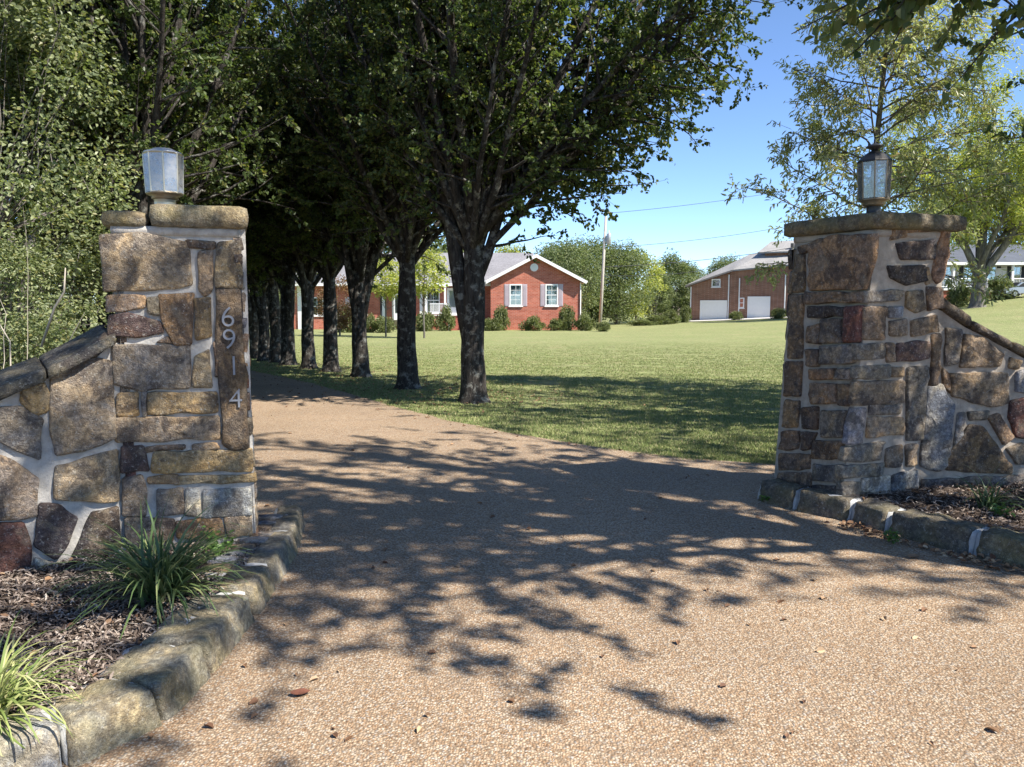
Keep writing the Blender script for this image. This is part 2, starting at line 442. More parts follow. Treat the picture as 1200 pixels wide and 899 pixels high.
def flare(b, r0, h, rng, forks=None, lean=(0, 0)):
    pts = []; rad = []
    for z, k in ((-.15, 1.55), (.0, 1.42), (.08, 1.2), (.2, 1.06), (.45, 1.0)):
        pts.append(Vector((lean[0] * z, lean[1] * z, z))); rad.append(r0 * k)
    n = 7
    for i in range(1, n + 1):
        z = .45 + (h - .45) * i / n
        pts.append(Vector((lean[0] * z + .02 * math.sin(z * 2.1 + r0 * 50), lean[1] * z + .02 * math.cos(z * 1.7), z)))
        rad.append(r0 * (1 - .25 * i / n) * (1 + .05 * math.sin(z * 5)))
    b.tube(pts, rad, 14)
    return pts

def pear(seed, kind, r0=.2, hf=2.3, nlimb=15, scale=1.0, dens=1.35, spread=1.0, extra=(), fill=1.0):
    t = Tree(seed); r = t.rng; t.fill = fill
    tp = flare(t.b, r0, hf, r)
    nl = 17 * dens
    limbs = []
    for k in range(nlimb):
        f = k / (nlimb - 1)
        az = k * 2.39996 + r.uniform(-.3, .3)
        h = hf * (.80 + .20 * f)
        ang = (.74 - .62 * f ** .8) * spread * r.uniform(.85, 1.15)
        L = (4.0 + 3.6 * f) * r.uniform(.9, 1.12)
        limbs.append((h, az, ang, L, r0 * (.30 + .25 * f)))
    for k in range(11 if kind != 'open' else 0):   # the bundle of upright stems these trees make
        limbs.append((hf * r.uniform(.72, 1.0), k * 2.1 + r.uniform(-.4, .4), r.uniform(.10, .34), r.uniform(5.0, 7.2), r0 * r.uniform(.24, .42)))
    if kind == 'A':   # a second stem leaves low on one side
        limbs += [(.80, PI * 1.0, .27, 6.4, r0 * .78), (1.75, .25, .30, 5.6, r0 * .45)]
    if kind == 'V':
        limbs += [(1.15, .5, .26, 6.2, r0 * .72), (1.0, PI + .4, .3, 5.5, r0 * .62)]
    limbs += list(extra)
    for (h, az, ang, L, rr) in limbs:
        p = Vector((tp[-1].x * h / hf, tp[-1].y * h / hf, h))
        d = Vector((math.sin(ang) * math.cos(az), math.sin(ang) * math.sin(az), math.cos(ang)))
        low = ang > .7
        t.limb(p, d, L, rr, 25 if low else 18, 1.5, 5, nl, lift=.03 if low else .05, t0=.13 if h > 1.5 else .33, sub_lift=-.02 if low else .03)
    return t

def bushy(seed, H, R, hb, nlimb, nleaf, trunk_r, clump=1.0, lean=(0, 0), multi=1):
    """broad tree or shrub: limbs reach into an uneven cloud of leaf clumps"""
    t = Tree(seed); r = t.rng
    for m in range(multi):
        l2 = (lean[0] + r.uniform(-.25, .25) * (multi > 1), lean[1] + r.uniform(-.25, .25) * (multi > 1))
        flare(t.b, trunk_r, max(.6, (hb + (H - hb) * .35)), r, lean=l2)
    cz = (hb + H) / 2; rz = (H - hb) / 2
    cl = []
    for k in range(nlimb):
        u = r.uniform(-1, 1); a = k * 2.39996 + r.uniform(-.4, .4)
        q = math.sqrt(1 - u * u) * r.uniform(.55, 1.05)
        w = 1.0 - .25 * max(0, u)
        c = Vector((R * q * w * math.cos(a) + lean[0] * cz, R * q * w * math.sin(a) + lean[1] * cz, cz + rz * u * r.uniform(.8, 1.05)))
        cl.append((c, r.uniform(.55, 1.2)))
        z0 = max(.2, min(hb + (H - hb) * .35, c.z * .6))
        p = Vector((lean[0] * z0, lean[1] * z0, z0))
        mid = p.lerp(c, .5) + Vector((r.gauss(0, .04) * H, r.gauss(0, .04) * H, -.05 * H)); q3 = p.lerp(c, .8) + Vector((r.gauss(0, .03) * H, r.gauss(0, .03) * H, 0))
        t.b.tube([p, p.lerp(mid, .5), mid, q3, c], [trunk_r * .3, trunk_r * .2, trunk_r * .13, trunk_r * .07, .006], 5, False)
    per = max(1, nleaf // nlimb)
    for c, s in cl:
        rr = R * .42 * s * clump
        for k in range(int(per * s)):
            v = Vector((r.gauss(0, 1), r.gauss(0, 1), r.gauss(0, .75)))
            v = v.normalized() * rr * (r.random() ** .45)
            p = c + v
            if p.z < hb * .6: continue
            t.lp.append(tuple(p)); d = v.normalized()
            t.ld.append((d.x + r.gauss(0, .5), d.y + r.gauss(0, .5), d.z * .4 + r.gauss(0, .4) - .2))
    return t

# ------------------------------------------------------------------ masonry
PAL = {'och': (.43, .315, .18), 'tan': (.38, .29, .20), 'gry': (.27, .235, .20), 'drk': (.10, .085, .08), 'pur': (.15, .105, .098),
       'rus': (.33, .215, .135), 'blu': (.29, .295, .32), 'pal': (.54, .52, .48), 'brn': (.26, .185, .13), 'red': (.21, .105, .085), 'mix': (.32, .255, .19)}
class Plane:
    def __init__(s, bl, br, tl):
        s.o = Vector(bl); s.u = (Vector(br) - s.o).normalized()
        w = Vector(tl) - s.o
        s.n = s.u.cross(w).normalized()          # points to the viewer when bl->br->tl is counter-clockwise seen from outside
        s.v = s.n.cross(s.u).normalized()
    def px(s, x, y):
        d = ray(x, y); e = Vector((0, 0, EYE))
        t = (s.o - e).dot(s.n) / d.dot(s.n)
        q = e + d * t - s.o
        return (q.dot(s.u), q.dot(s.v))
    def w(s, a, b, h): return s.o + s.u * a + s.v * b + s.n * h

def stone(mb, pl, poly, col, proud=.022, seed=0, rough=.006):
    rng = random.Random(seed)
    n = len(poly)
    pts = []
    for i in range(n):                       # soften the corners
        a, b = poly[i], poly[(i + 1) % n]
        L = math.hypot(b[0] - a[0], b[1] - a[1]); c = min(.009 / max(L, .001), .25)
        k = max(1, int(L / .035))
        for j in range(k + 1):
            f = c + (1 - 2 * c) * j / k
            pts.append((a[0] + (b[0] - a[0]) * f, a[1] + (b[1] - a[1]) * f))
    area = sum(pts[i][0] * pts[(i + 1) % len(pts)][1] - pts[(i + 1) % len(pts)][0] * pts[i][1] for i in range(len(pts)))
    if area < 0: pts.reverse()
    m = len(pts)
    cx = sum(p[0] for p in pts) / m; cy = sum(p[1] for p in pts) / m
    rad = max(.02, min(max(abs(p[0] - cx) for p in pts), max(abs(p[1] - cy) for p in pts)))
    rings = [(1 + .006 / rad, -.035), (1 + .006 / rad, proud * .35), (1 + .003 / rad, proud * .8), (1 - min(.005 / rad, .3), proud * .97), (.66, proud), (.32, proud)]
    vs = []; tx, ty = rng.uniform(-.035, .035), rng.uniform(-.04, .04)
    for ri, (s_, h) in enumerate(rings):
        for (x, y) in pts:
            x2 = cx + (x - cx) * s_; y2 = cy + (y - cy) * s_
            ex = N3((x * 9 + seed, y * 9, seed * .37)) * .013
            ey = N3((x * 9, y * 9 + seed, 7 + seed * .11)) * .013 + N3((x * 45, y * 45, seed)) * .003
            hh = h
            if ri >= 2:
                hh += N3((x2 * 14 + seed * 1.7, y2 * 14, seed)) * rough * 1.6 + (x2 - cx) * tx + (y2 - cy) * ty + N3((x2 * 40, y2 * 40, seed)) * rough * .7
                vd = mnoise.voronoi(Vector((x2 * 11 + seed, y2 * 11, seed * .3)))[0]; hh += (min(vd[1] - vd[0], .5) - .25) * rough * 1.9
            vs.append(pl.w(x2 + ex, y2 + ey, hh))
    vs.append(pl.w(cx, cy, proud * 1.1))
    fs = []
    R = len(rings)
    for i in range(R - 1):
        for k in range(m):
            fs.append((i * m + k, i * m + (k + 1) % m, (i + 1) * m + (k + 1) % m, (i + 1) * m + k))
    for k in range(m): fs.append(((R - 1) * m + k, (R - 1) * m + (k + 1) % m, R * m))
    j = rng.uniform(.85, 1.15)
    mb.add(vs, fs, (col[0] * j * rng.uniform(.95, 1.05), col[1] * j, col[2] * j * rng.uniform(.93, 1.07)))

def coursed(mb, pl, w, h, seed, x0=0.0, y0=0.0, top=None):
    r = random.Random(seed); y = y0 + .01; k = 0
    keys = list(PAL)
    while y < h - .06:
        rh = min(r.uniform(.09, .24), h - y)
        x = x0 + .005
        while x < w - .05:
            rw = min(r.uniform(.14, .42), w - x)
            if w - x - rw < .08: rw = w - x
            ht = (top(x + rw / 2) if top else 99)
            if y + rh * .6 < ht:
                t1 = min(y + rh - .022, ht); 
                stone(mb, pl, [(x + .01 + r.uniform(0, .012), y + r.uniform(0, .012)), (x + rw - .012, y + r.uniform(0, .012)), (x + rw - .012 - r.uniform(0, .015), t1), (x + .01, t1 - r.uniform(0, .012))], PAL[r.choice(keys)], .02, seed * 100 + k)
            x += rw; k += 1
        y += rh

def rough_grid(mb, pl, w, h, h0=-.004, amp=.007, step=.06, seed=0, top=None):
    nx = max(2, int(w / step)); ny = max(2, int(h / step)); vs = []
    for j in range(ny + 1):
        for i in range(nx + 1):
            x = w * i / nx; hh = (top(x) if top else h); y = hh * j / ny
            vs.append(pl.w(x, y, h0 + N3((x * 7 + seed, y * 7, seed)) * amp + N3((x * 25, y * 25 + seed, 3)) * amp * .4))
    mb.add(vs, [(j * (nx + 1) + i, j * (nx + 1) + i + 1, (j + 1) * (nx + 1) + i + 1, (j + 1) * (nx + 1) + i) for j in range(ny) for i in range(nx)])

def rough_box(mb, c8, col=(1, 1, 1), rad=.03, amp=.012, step=.05, seed=0, freq=6.0):
    """c8: bottom ring (4, counter-clockwise from above) then top ring; a hand-cut block with worn edges"""
    c8 = [Vector(p) for p in c8]
    ln = [((c8[1] - c8[0]).length + (c8[2] - c8[3]).length) / 2, ((c8[3] - c8[0]).length + (c8[2] - c8[1]).length) / 2, (c8[4] - c8[0]).length]
    ctr = sum(c8, Vector()) / 8
    def tri(u, v, w):
        b = (c8[0] * (1 - u) * (1 - v) + c8[1] * u * (1 - v) + c8[2] * u * v + c8[3] * (1 - u) * v)
        t = (c8[4] * (1 - u) * (1 - v) + c8[5] * u * (1 - v) + c8[6] * u * v + c8[7] * (1 - u) * v)
        return b * (1 - w) + t * w
    n = [max(2, min(22, int(l / step))) for l in ln]
    def rnd(u, v, w):
        q = [u * ln[0], v * ln[1], w * ln[2]]
        rr = min(rad, min(ln) * .45)
        c = [min(max(q[i], rr), ln[i] - rr) for i in range(3)]
        d = Vector([q[i] - c[i] for i in range(3)])
        if d.length > 1e-9:
            # cube-to-rounded-box: pull the point to the sphere of radius rr
            mx = max(abs(x) for x in d)
            d = d.normalized() * (mx if mx < rr else rr)
        q = [(c[i] + d[i]) / ln[i] for i in range(3)]
        p = tri(*q)
        o = (p - ctr).normalized()
        k = N3((p.x * freq + seed * 3.1, p.y * freq, p.z * freq + seed)) * amp * .8 + N3((p.x * freq * 4.3, p.y * freq * 4.3 + seed, p.z * freq * 4.3)) * amp * .3
        vd = mnoise.voronoi(Vector((p.x * freq * 1.3 + seed, p.y * freq * 1.3, p.z * freq * 1.8)))[0]
        k += (min(vd[1] - vd[0], .5) - .25) * amp * .9
        return p + o * k
    idx = {}; vs = []; fs = []
    def vid(i, j, k):
        key = (i, j, k)
        if key not in idx:
            idx[key] = len(vs); vs.append(rnd(i / n[0], j / n[1], k / n[2]))
        return idx[key]
    for i in range(n[0]):
        for j in range(n[1]):
            fs.append((vid(i, j, 0), vid(i, j + 1, 0), vid(i + 1, j + 1, 0), vid(i + 1, j, 0)))
            fs.append((vid(i, j, n[2]), vid(i + 1, j, n[2]), vid(i + 1, j + 1, n[2]), vid(i, j + 1, n[2])))
    for i in range(n[0]):
        for k in range(n[2]):
            fs.append((vid(i, 0, k), vid(i + 1, 0, k), vid(i + 1, 0, k + 1), vid(i, 0, k + 1)))
            fs.append((vid(i, n[1], k), vid(i, n[1], k + 1), vid(i + 1, n[1], k + 1), vid(i + 1, n[1], k)))
    for j in range(n[1]):
        for k in range(n[2]):
            fs.append((vid(0, j, k), vid(0, j, k + 1), vid(0, j + 1, k + 1), vid(0, j + 1, k)))
            fs.append((vid(n[0], j, k), vid(n[0], j + 1, k), vid(n[0], j + 1, k + 1), vid(n[0], j, k + 1)))
    mb.add(vs, fs, col)

def slab(mb, plan, z0, z1, col, rad=.03, amp=.012, seed=0, tz_=None):
    rough_box(mb, [Vector((p[0], p[1], z0)) for p in plan] + [Vector((p[0], p[1], z1)) for p in plan], col, rad, amp, .045, seed)

# ------------------------------------------------------------------ ground
def ground():
    xs = sorted(set([round(v, 3) for v in list(np.linspace(-16, 16, 65)) + list(np.linspace(16, 90, 38)) + list(-np.linspace(16, 90, 24)) + [-140, -220, -400, -700, 140, 220, 400, 700]]))
    ys = sorted(set([round(v, 3) for v in list(np.linspace(-12, 8, 21)) + list(np.linspace(8, 30, 45)) + list(np.linspace(30, 130, 51)) + [-30, -80, -200, 180, 260, 400, 600, 900]]))
    V = [(x, y, tz(x, y)) for y in ys for x in xs]; nx = len(xs)
    Fc = [(j * nx + i, j * nx + i + 1, (j + 1) * nx + i + 1, (j + 1) * nx + i) for j in range(len(ys) - 1) for i in range(nx - 1)]
    tag(np_obj('lawn', V, [np.array(Fc)], M['lawn']), kind='structure')
ground()

DR = [(-11, -20, 20), (1.6, -20, 20), (2.0, -6, 20), (2.2, -3.0, 20), (2.6, -2.6, 20), (5.0, -2.3, 12), (6.0, -2.6, 10), (6.9, -3.0, 6.0), (7.15, -3.1, 3.4), (7.34, -3.2, 2.43), (7.62, -3.3, 1.68), (8.0, -3.45, 1.18), (8.21, -3.5, .91), (9.19, -3.95, 0.0), (10.35, -4.4, -.91), (12.14, -5.2, -1.99), (14, -6.1, -3.05), (16, -7.2, -4.25), (19.01, -9.4, -6.35), (22, -12.2, -8.6), (26, -16.5, -12.2), (31, -23, -17.5)]
def drive_edges(y):
    for a, b in zip(DR, DR[1:]):
        if a[0] <= y <= b[0]:
            f = (y - a[0]) / (b[0] - a[0]); return a[1] + (b[1] - a[1]) * f, a[2] + (b[2] - a[2]) * f
    return DR[-1][1], DR[-1][2]
def driveway():
    ys = sorted(set([d[0] for d in DR] + [8.0] + [round(2.2 + .15 * k, 2) for k in range(190)]))
    V = []; n = 14
    for y in ys:
        a, b = drive_edges(y)
        for i in range(n + 1):
            f = i / n; x = a + (b - a) * f
            if i == n and y > 7: x += N3((y * 1.9, 3, 1)) * .07 + N3((y * 8, 1, 1)) * .025
            V.append((x, y, tz(x, y) + .012))
    Fc = [(j * (n + 1) + i, j * (n + 1) + i + 1, (j + 1) * (n + 1) + i + 1, (j + 1) * (n + 1) + i) for j in range(len(ys) - 1) for i in range(n)]
    tag(np_obj('driveway', V, [np.array(Fc)], M['drive']), kind='structure')
driveway()

def in_poly(x, y, P):
    c = False; n = len(P)
    for i in range(n):
        a, b = P[i], P[i - 1]
        if (a[1] > y) != (b[1] > y) and x < (b[0] - a[0]) * (y - a[1]) / (b[1] - a[1]) + a[0]: c = not c
    return c

def grass():
    r = np.random.default_rng(5)
    n = 190000
    y = 7.2 + (36 - 7.2) * r.random(n) ** 2.3
    x = r.uniform(-1, 1, n) * y * .72
    keep = np.zeros(n, bool)
    for i in range(n):
        a, b = drive_edges(y[i])
        e = x[i] - b if x[i] > (a + b) / 2 else a - x[i]
        keep[i] = e > -.05 + .1 * N3((x[i] * 2, y[i] * 2, 0)) and N3((x[i] * .9, y[i] * .9, 5)) + N3((x[i] * 3, y[i] * 3, 8)) * .6 > -.6 + r.random() * .3
        if x[i] < a and y[i] < 9: keep[i] = False
    x, y = x[keep], y[keep]; n = len(x)
    k = 3
    x = np.repeat(x, k) + r.normal(0, .035, n * k); y = np.repeat(y, k) + r.normal(0, .035, n * k); n *= k
    z = np.array([tz(a, b) for a, b in zip(x, y)])
    h = r.uniform(.012, .036, n) * np.clip((38 - y) / 16, .15, 1) * (1 + .5 * (r.random(n) < .06)); w = r.uniform(.003, .0055, n) * (1 + y / 18)
    a = r.uniform(0, 2 * PI, n); ln = h * r.uniform(.2, .9, n); a2 = r.uniform(0, 2 * PI, n)
    P = np.stack([x, y, z], 1); S = np.stack([np.cos(a) * w, np.sin(a) * w, 0 * w], 1)
    T = P + np.stack([np.cos(a2) * ln, np.sin(a2) * ln, h], 1)
    V = np.stack([P - S, P + S, T], 1).reshape(-1, 3)
    tag(np_obj('grass', V, [np.arange(n * 3).reshape(-1, 3)], M['grass'], None, False), 'short mown grass blades beside the driveway', kind='stuff')
grass()

# planting beds ------------------------------------------------------
def bed_z(x, y, seed): return .115 + .028 * N3((x * 2.2 + seed, y * 2.2, 1)) + .014 * N3((x * 7, y * 7 + seed, 2))
LBED = [(-1.50, 4.75), (-1.44, 4.1), (-1.42, 3.5), (-1.42, 2.95), (-1.60, 2.62), (-2.2, 2.35), (-4.6, 1.9), (-4.6, 4.6), (-2.0, 4.75)]
RBED = [(1.98, 6.05), (2.25, 5.72), (2.55, 5.32), (2.95, 4.70), (3.3, 4.25), (4.2, 3.4), (6.5, 3.4), (6.5, 6.9), (2.6, 6.8)]
def bed(poly, name, seed, nchip, box):
    r = random.Random(seed); V = []; Fc = []
    x0, x1, y0, y1 = box; st = .06
    nx = int((x1 - x0) / st); ny = int((y1 - y0) / st); id_ = {}
    for j in range(ny):
        for i in range(nx):
            if not in_poly(x0 + (i + .5) * st, y0 + (j + .5) * st, poly): continue
            q = []
            for (a, b) in ((i, j), (i + 1, j), (i + 1, j + 1), (i, j + 1)):
                if (a, b) not in id_:
                    id_[(a, b)] = len(V); X, Y = x0 + a * st, y0 + b * st
                    V.append((X, Y, bed_z(X, Y, seed)))
                q.append(id_[(a, b)])
            Fc.append(q)
    tag(np_obj(name[0], V, [np.array(Fc)], M['soil']), kind='structure')
    V = []; Fq = []
    k = 0
    while k < nchip:
        x, y = r.uniform(x0, x1), r.uniform(y0, y1)
        if not in_poly(x, y, poly): continue
        k += 1
        L = r.uniform(.015, .06) * (1.5 if r.random() < .12 else 1); W = r.uniform(.0018, .0058); a = r.uniform(0, PI)
        z = bed_z(x, y, seed) + r.uniform(.0, .03); tl = r.gauss(0, .22)
        d = Vector((math.cos(a) * math.cos(tl), math.sin(a) * math.cos(tl), math.sin(tl))); s = Vector((-math.sin(a), math.cos(a), r.gauss(0, .4))).normalized() * W
        p = Vector((x, y, z)); bnd = Vector((0, 0, r.uniform(-.008, .012)))
        b = len(V)
        V += [p - d * L / 2 - s * .6, p - d * L / 2 + s * .6, p + bnd - s, p + bnd + s, p + d * L / 2 - s * .5, p + d * L / 2 + s * .5]
        Fq += [(b, b + 2, b + 3, b + 1), (b + 2, b + 4, b + 5, b + 3)]
    tag(np_obj(name[1], V, [np.array(Fq)], M['mulch'], None, False), name[2], kind='stuff')
bed(LBED, ('left_bed', 'bark_mulch', 'shredded bark mulch in the bed before the left wall'), 11, 30000, (-3.4, -1.3, 2.2, 4.8))
bed(RBED, ('right_bed', 'bark_mulch', 'shredded bark mulch in the bed before the right wall'), 23, 20000, (1.9, 5.2, 3.6, 6.9))
# ------------------------------------------------------------------ left gate pillar
def up(p, z): return Vector((p[0], p[1], z))
UX, UY = Vector((.94, .342, 0)).normalized(), Vector((-.342, .94, 0)).normalized()

def pillar_core(pl_list, dims, mat, parent, seed):
    mb = MB()
    for i, (pl, w, h) in enumerate(zip(pl_list, *dims)): rough_grid(mb, pl, w, h, seed=seed + i)
    return mb.build('mortar_core', mat, parent, True)

LFR = Vector((-1.53, 4.57, 0)); LW = .657
LFL = LFR - UX * LW; LBR = LFR + UY * .66; LBL = LFL + UY * .66
LH = AT(200, 268, 4.55).z
lean = Vector((-.035, 0, 0))
def left_pillar():
    o = empty('stone_pillar', (LFR + LFL + LBR + LBL) / 4, 'squared stone gate pillar carrying the house number 6914', 'gate pillar', 'stone gate pillars')
    z0 = .02
    c = [LFL, LFR, LBR, LBL]
    pls = []
    for i in range(4):
        a, b = c[i], c[(i + 1) % 4]
        pls.append(Plane(up(a, z0), up(b, z0), up(a, LH) + lean))
    H = LH - z0
    pillar_core(pls, ([LW, .66, LW, .66], [H] * 4), M['mortar'], o, 3)
    # flat top under the caps
    front = pls[0]
    S = [
     ('mix', [(119, 277), (165, 273), (219, 284), (224, 334), (200, 339), (122, 341)]),
     ('brn', [(221, 282), (249, 284), (248, 292), (221, 291)]),
     ('tan', [(233, 297), (249, 295), (249, 338), (240, 345), (233, 337)]),
     ('tan', [(254, 286), (282, 280), (283, 335), (253, 336)]),
     ('tan', [(127, 347), (169, 347), (168, 362), (127, 364)]),
     ('gry', [(172, 350), (184, 349), (186, 369), (173, 366)]),
     ('rus', [(188, 346), (226, 345), (224, 402), (204, 403), (190, 372)]),
     ('pur', [(129, 370), (150, 367), (188, 377), (189, 391), (160, 395), (129, 393)]),
     ('och', [(229, 352), (246, 351), (248, 392), (229, 397)]),
     ('brn', [(184, 402), (196, 394), (202, 402)]),
     ('gry', [(133, 404), (222, 406), (221, 454), (160, 457), (134, 450)]),
     ('tan', [(229, 418), (245, 410), (249, 452), (225, 453)]),
     ('brn', [(250, 405), (255, 405), (258, 436), (252, 438)]),
     ('och', [(138, 461), (163, 460), (163, 487), (138, 486)]),
     ('gry', [(167, 460), (172, 460), (172, 486), (167, 486)]),
     ('och', [(176, 461), (252, 459), (252, 483), (176, 485)]),
     ('tan', [(139, 490), (254, 488), (255, 513), (140, 518)]),
     ('pur', [(142, 524), (166, 523), (175, 552), (143, 553)]),
     ('brn', [(176, 523), (214, 521), (213, 526), (176, 529)]),
     ('tan', [(229, 521), (252, 519), (257, 526), (230, 527)]),
     ('och', [(183, 530), (292, 527), (292, 551), (182, 553)]),
     ('tan', [(176, 558), (207, 557), (207, 566), (176, 566)]),
     ('och', [(210, 558), (292, 556), (293, 565), (211, 567)]),
     ('gry', [(143, 560), (165, 558), (171, 575), (172, 602), (144, 604)]),
     ('mix', [(184, 574), (214, 572), (215, 600), (184, 603)]),
     ('pal', [(218, 573), (232, 574), (236, 606), (217, 604)]),
     ('blu', [(239, 575), (293, 572), (294, 603), (237, 606)]),
     ('rus', [(207, 611), (256, 607), (261, 629), (207, 631)]),
     ('tan', [(265, 607), (294, 604), (295, 626), (267, 629)]),
     ('gry', [(147, 609), (176, 607), (178, 640), (148, 641)]),
     ('brn', [(180, 608), (203, 610), (203, 634), (181, 636)]),
     ('gry', [(180, 640), (240, 634), (242, 655), (180, 656)]),
     ('pal', [(244, 633), (295, 630), (296, 650), (246, 654)]),
     ('brn', [(149, 645), (176, 645), (176, 660), (149, 660)]),
    ]
    mb = MB()
    for k, (cn, px) in enumerate(S):
        stone(mb, front, [front.px(*p) for p in px], PAL[cn], .02, k + 1)
    # the other three sides
    for i, (pl, w) in enumerate(zip(pls[1:], (.66, LW, .66))): coursed(mb, pl, w, H - .02, 40 + i)
    mb.build('stone_facing', M['stone'], o, True)
    mb = MB()
    stone(mb, front, [front.px(*p) for p in [(253, 343), (282, 345), (285, 420), (288, 440), (290, 520), (272, 522), (261, 515), (258, 440), (254, 405)]], (.20, .155, .115), .026, 77, .003)
    mb.build('number_stone', M['stone_plain'], o, True)
    # digits
    for ch, px, hp in (('6', (267, 371), 23), ('9', (268.5, 397), 23), ('1', (274, 428), 22), ('4', (276, 466), 22)):
        cu = bpy.data.curves.new('digit_text', 'FONT'); cu.body = ch; cu.extrude = .004; cu.bevel_depth = .001; cu.offset = -.012
        cu.align_x = 'CENTER'; cu.align_y = 'CENTER'
        to = bpy.data.objects.new('tmp', cu); COL.objects.link(to)
        dg = bpy.context.evaluated_depsgraph_get(); me = bpy.data.meshes.new_from_object(to.evaluated_get(dg))
        bpy.data.objects.remove(to); bpy.data.curves.remove(cu)
        u, v = front.px(*px); ht = hp * 4.5 / F
        zs = [q.co.y for q in me.vertices]; xs = [q.co.x for q in me.vertices]
        s = ht / (max(zs) - min(zs)); cx, cy = (max(xs) + min(xs)) / 2, (max(zs) + min(zs)) / 2
        off = wloc(o)
        for q in me.vertices:
            q.co = front.w(u + (q.co.x - cx) * s, v + (q.co.y - cy) * s, .0345 + q.co.z * 1.0) - off
        me.materials.append(M['number_metal'])
        d = bpy.data.objects.new('digit', me); COL.objects.link(d); d.parent = o
    # caps: two slabs side by side
    ov = .055
    a = LFL + lean - UX * ov - UY * ov; b = LFR + lean + UX * ov - UY * ov
    cc = LBR + lean + UX * ov + UY * ov; dd = LBL + lean - UX * ov + UY * ov
    f = .31
    m1 = a.lerp(b, f); m2 = dd.lerp(cc, f)
    mb = MB(); slab(mb, [a + UY * .02, m1 + UY * .02, m2, dd], LH - .012, LH + .082, (.30, .25, .17), .04, .012, 5); mb.build('capstone', M['capstone'], o, True)
    mb = MB(); slab(mb, [m1 + UX * .006, b, cc, m2 + UX * .006], LH - .004, LH + .125, (.33, .285, .20), .035, .010, 9); mb.build('capstone', M['capstone'], o, True)
    mb = MB(); slab(mb, [LFL + lean - UX * .01 - UY * .012, LFR + lean + UX * .01 - UY * .012, LBR + lean, LBL + lean], LH - .05, LH + .004, (1, 1, 1), .012, .006, 2); mb.build('mortar_bed', M['mortar'], o, True)
    return o
left_pillar()

def lantern(name, base, R0, H, sides, label, style, tilt_x=0.0):
    """post lantern: foot, collar, panes between bars, roof (and finial)"""
    o = empty(name, base, label, 'lantern', 'lanterns on the gate pillars')
    T = Matrix.Rotation(tilt_x, 3, 'Y')
    metal = M['brass'] if style == 'dome' else M['bronze']
    dark = M['bronze'] if style == 'dome' else M['black_metal']
    B = Vector(base)
    zg = .30 * H if style == 'dome' else .235 * H; zt = .93 * H if style == 'dome' else .70 * H
    rb, rt = (R0 * .93, R0) if style == 'dome' else (R0 * .92, R0)
    mb = MB()
    if style == 'dome': mb.lathe(B, [(R0 * .62, 0), (R0 * .62, .02), (R0 * .56, .03), (R0 * .56, zg * .62), (R0 * .6, zg * .66), (R0 * .6, zg * .72)], 20, tilt=T)
    else: mb.lathe(B, [(R0 * .60, 0), (R0 * .60, .012), (R0 * .46, .028), (R0 * .43, zg * .55), (R0 * .47, zg * .62)], 20, tilt=T)
    mb.build('foot', metal if style == 'dome' else dark, o, True)
    mb = MB(); mb.lathe(B, [(R0 * .5, zg * .60), (R0 * .72, zg * .72), (R0 * .66, zg * .80), (R0 * .95, zg * .92), (rb * 1.04, zg), (rb * .9, zg + .008)], 20 if style == 'dome' else sides * 2, tilt=T)
    mb.build('collar', M['bronze'], o, True)
    ph = .5
    cor = lambda k, r: Vector((math.cos(2 * PI * (k + ph) / sides) * r, math.sin(2 * PI * (k + ph) / sides) * r, 0))
    for k in range(sides):
        p0, p1 = cor(k, rb) , cor(k + 1, rb); q0, q1 = cor(k, rt), cor(k + 1, rt)
        z0, z1 = Vector((0, 0, zg)), Vector((0, 0, zt))
        m = MB(); m.tube([B + T @ (p0 + z0), B + T @ (q0 + z1)], .0055, 6); m.build('bar', metal, o)
        nrm = ((p0 + p1) / 2).normalized() * .003
        m = MB(); a, b, c, d = p0.lerp(p1, .05) + z0, p0.lerp(p1, .95) + z0, q0.lerp(q1, .95) + z1, q0.lerp(q1, .05) + z1
        m.prism([B + T @ (x) for x in (a, b, c, d)], T @ nrm)
        # bevelled inner field of the pane
        e = [x * .985 for x in (a.lerp(c, .12), b.lerp(d, .12), c.lerp(a, .12), d.lerp(b, .12))]
        m.build('pane', M['lamp_glass'] if style == 'dome' else M['lamp_glass_clear'], o)
    for zz, rr in ((zg, rb), (zt, rt)):
        m = MB()
        for k in range(sides): m.tube([B + T @ (cor(k, rr) + Vector((0, 0, zz))), B + T @ (cor(k + 1, rr) + Vector((0, 0, zz)))], .006, 6)
        m.build('rim', metal if style == 'dome' else dark, o)
    m = MB(); m.tube([B + T @ Vector((0, 0, zg)), B + T @ Vector((0, 0, zg + (zt - zg) * .35))], .016, 8); m.build('lamp_holder', M['brass'], o)
    m = MB(); m.lathe(B, [(.012, zg + (zt - zg) * .35), (.022, zg + (zt - zg) * .48), (.026, zg + (zt - zg) * .6), (.015, zg + (zt - zg) * .78), (.004, zg + (zt - zg) * .86)], 12, tilt=T); m.build('bulb', M['white'], o, True)
    m = MB()
    if style == 'dome': m.lathe(B, [(rt * 1.02, zt + .002), (rt * .97, zt + .012), (rt * .72, zt + .02 * 1.0), (rt * .5, zt + .032), (rt * .2, zt + .038), (.004, zt + .04)], 24, tilt=T)
    else: m.lathe(B, [(rt * 1.06, zt + .002), (rt * 1.03, zt + .012), (rt * .72, zt + .05), (rt * .42, zt + .072), (rt * .2, zt + .085)], sides, ph, tilt=T)
    m.build('roof', dark if style != 'dome' else M['grey_steel'], o, style == 'dome')
    if style != 'dome':
        m = MB(); m.lathe(B, [(rt * .2, zt + .083), (rt * .24, zt + .092), (rt * .55, zt + .108), (rt * .56, zt + .115), (rt * .3, zt + .128), (rt * .1, zt + .136), (.008, zt + .145), (.006, H - .012), (.003, H)], 16, tilt=T); m.build('finial', dark, o, True)
    return o
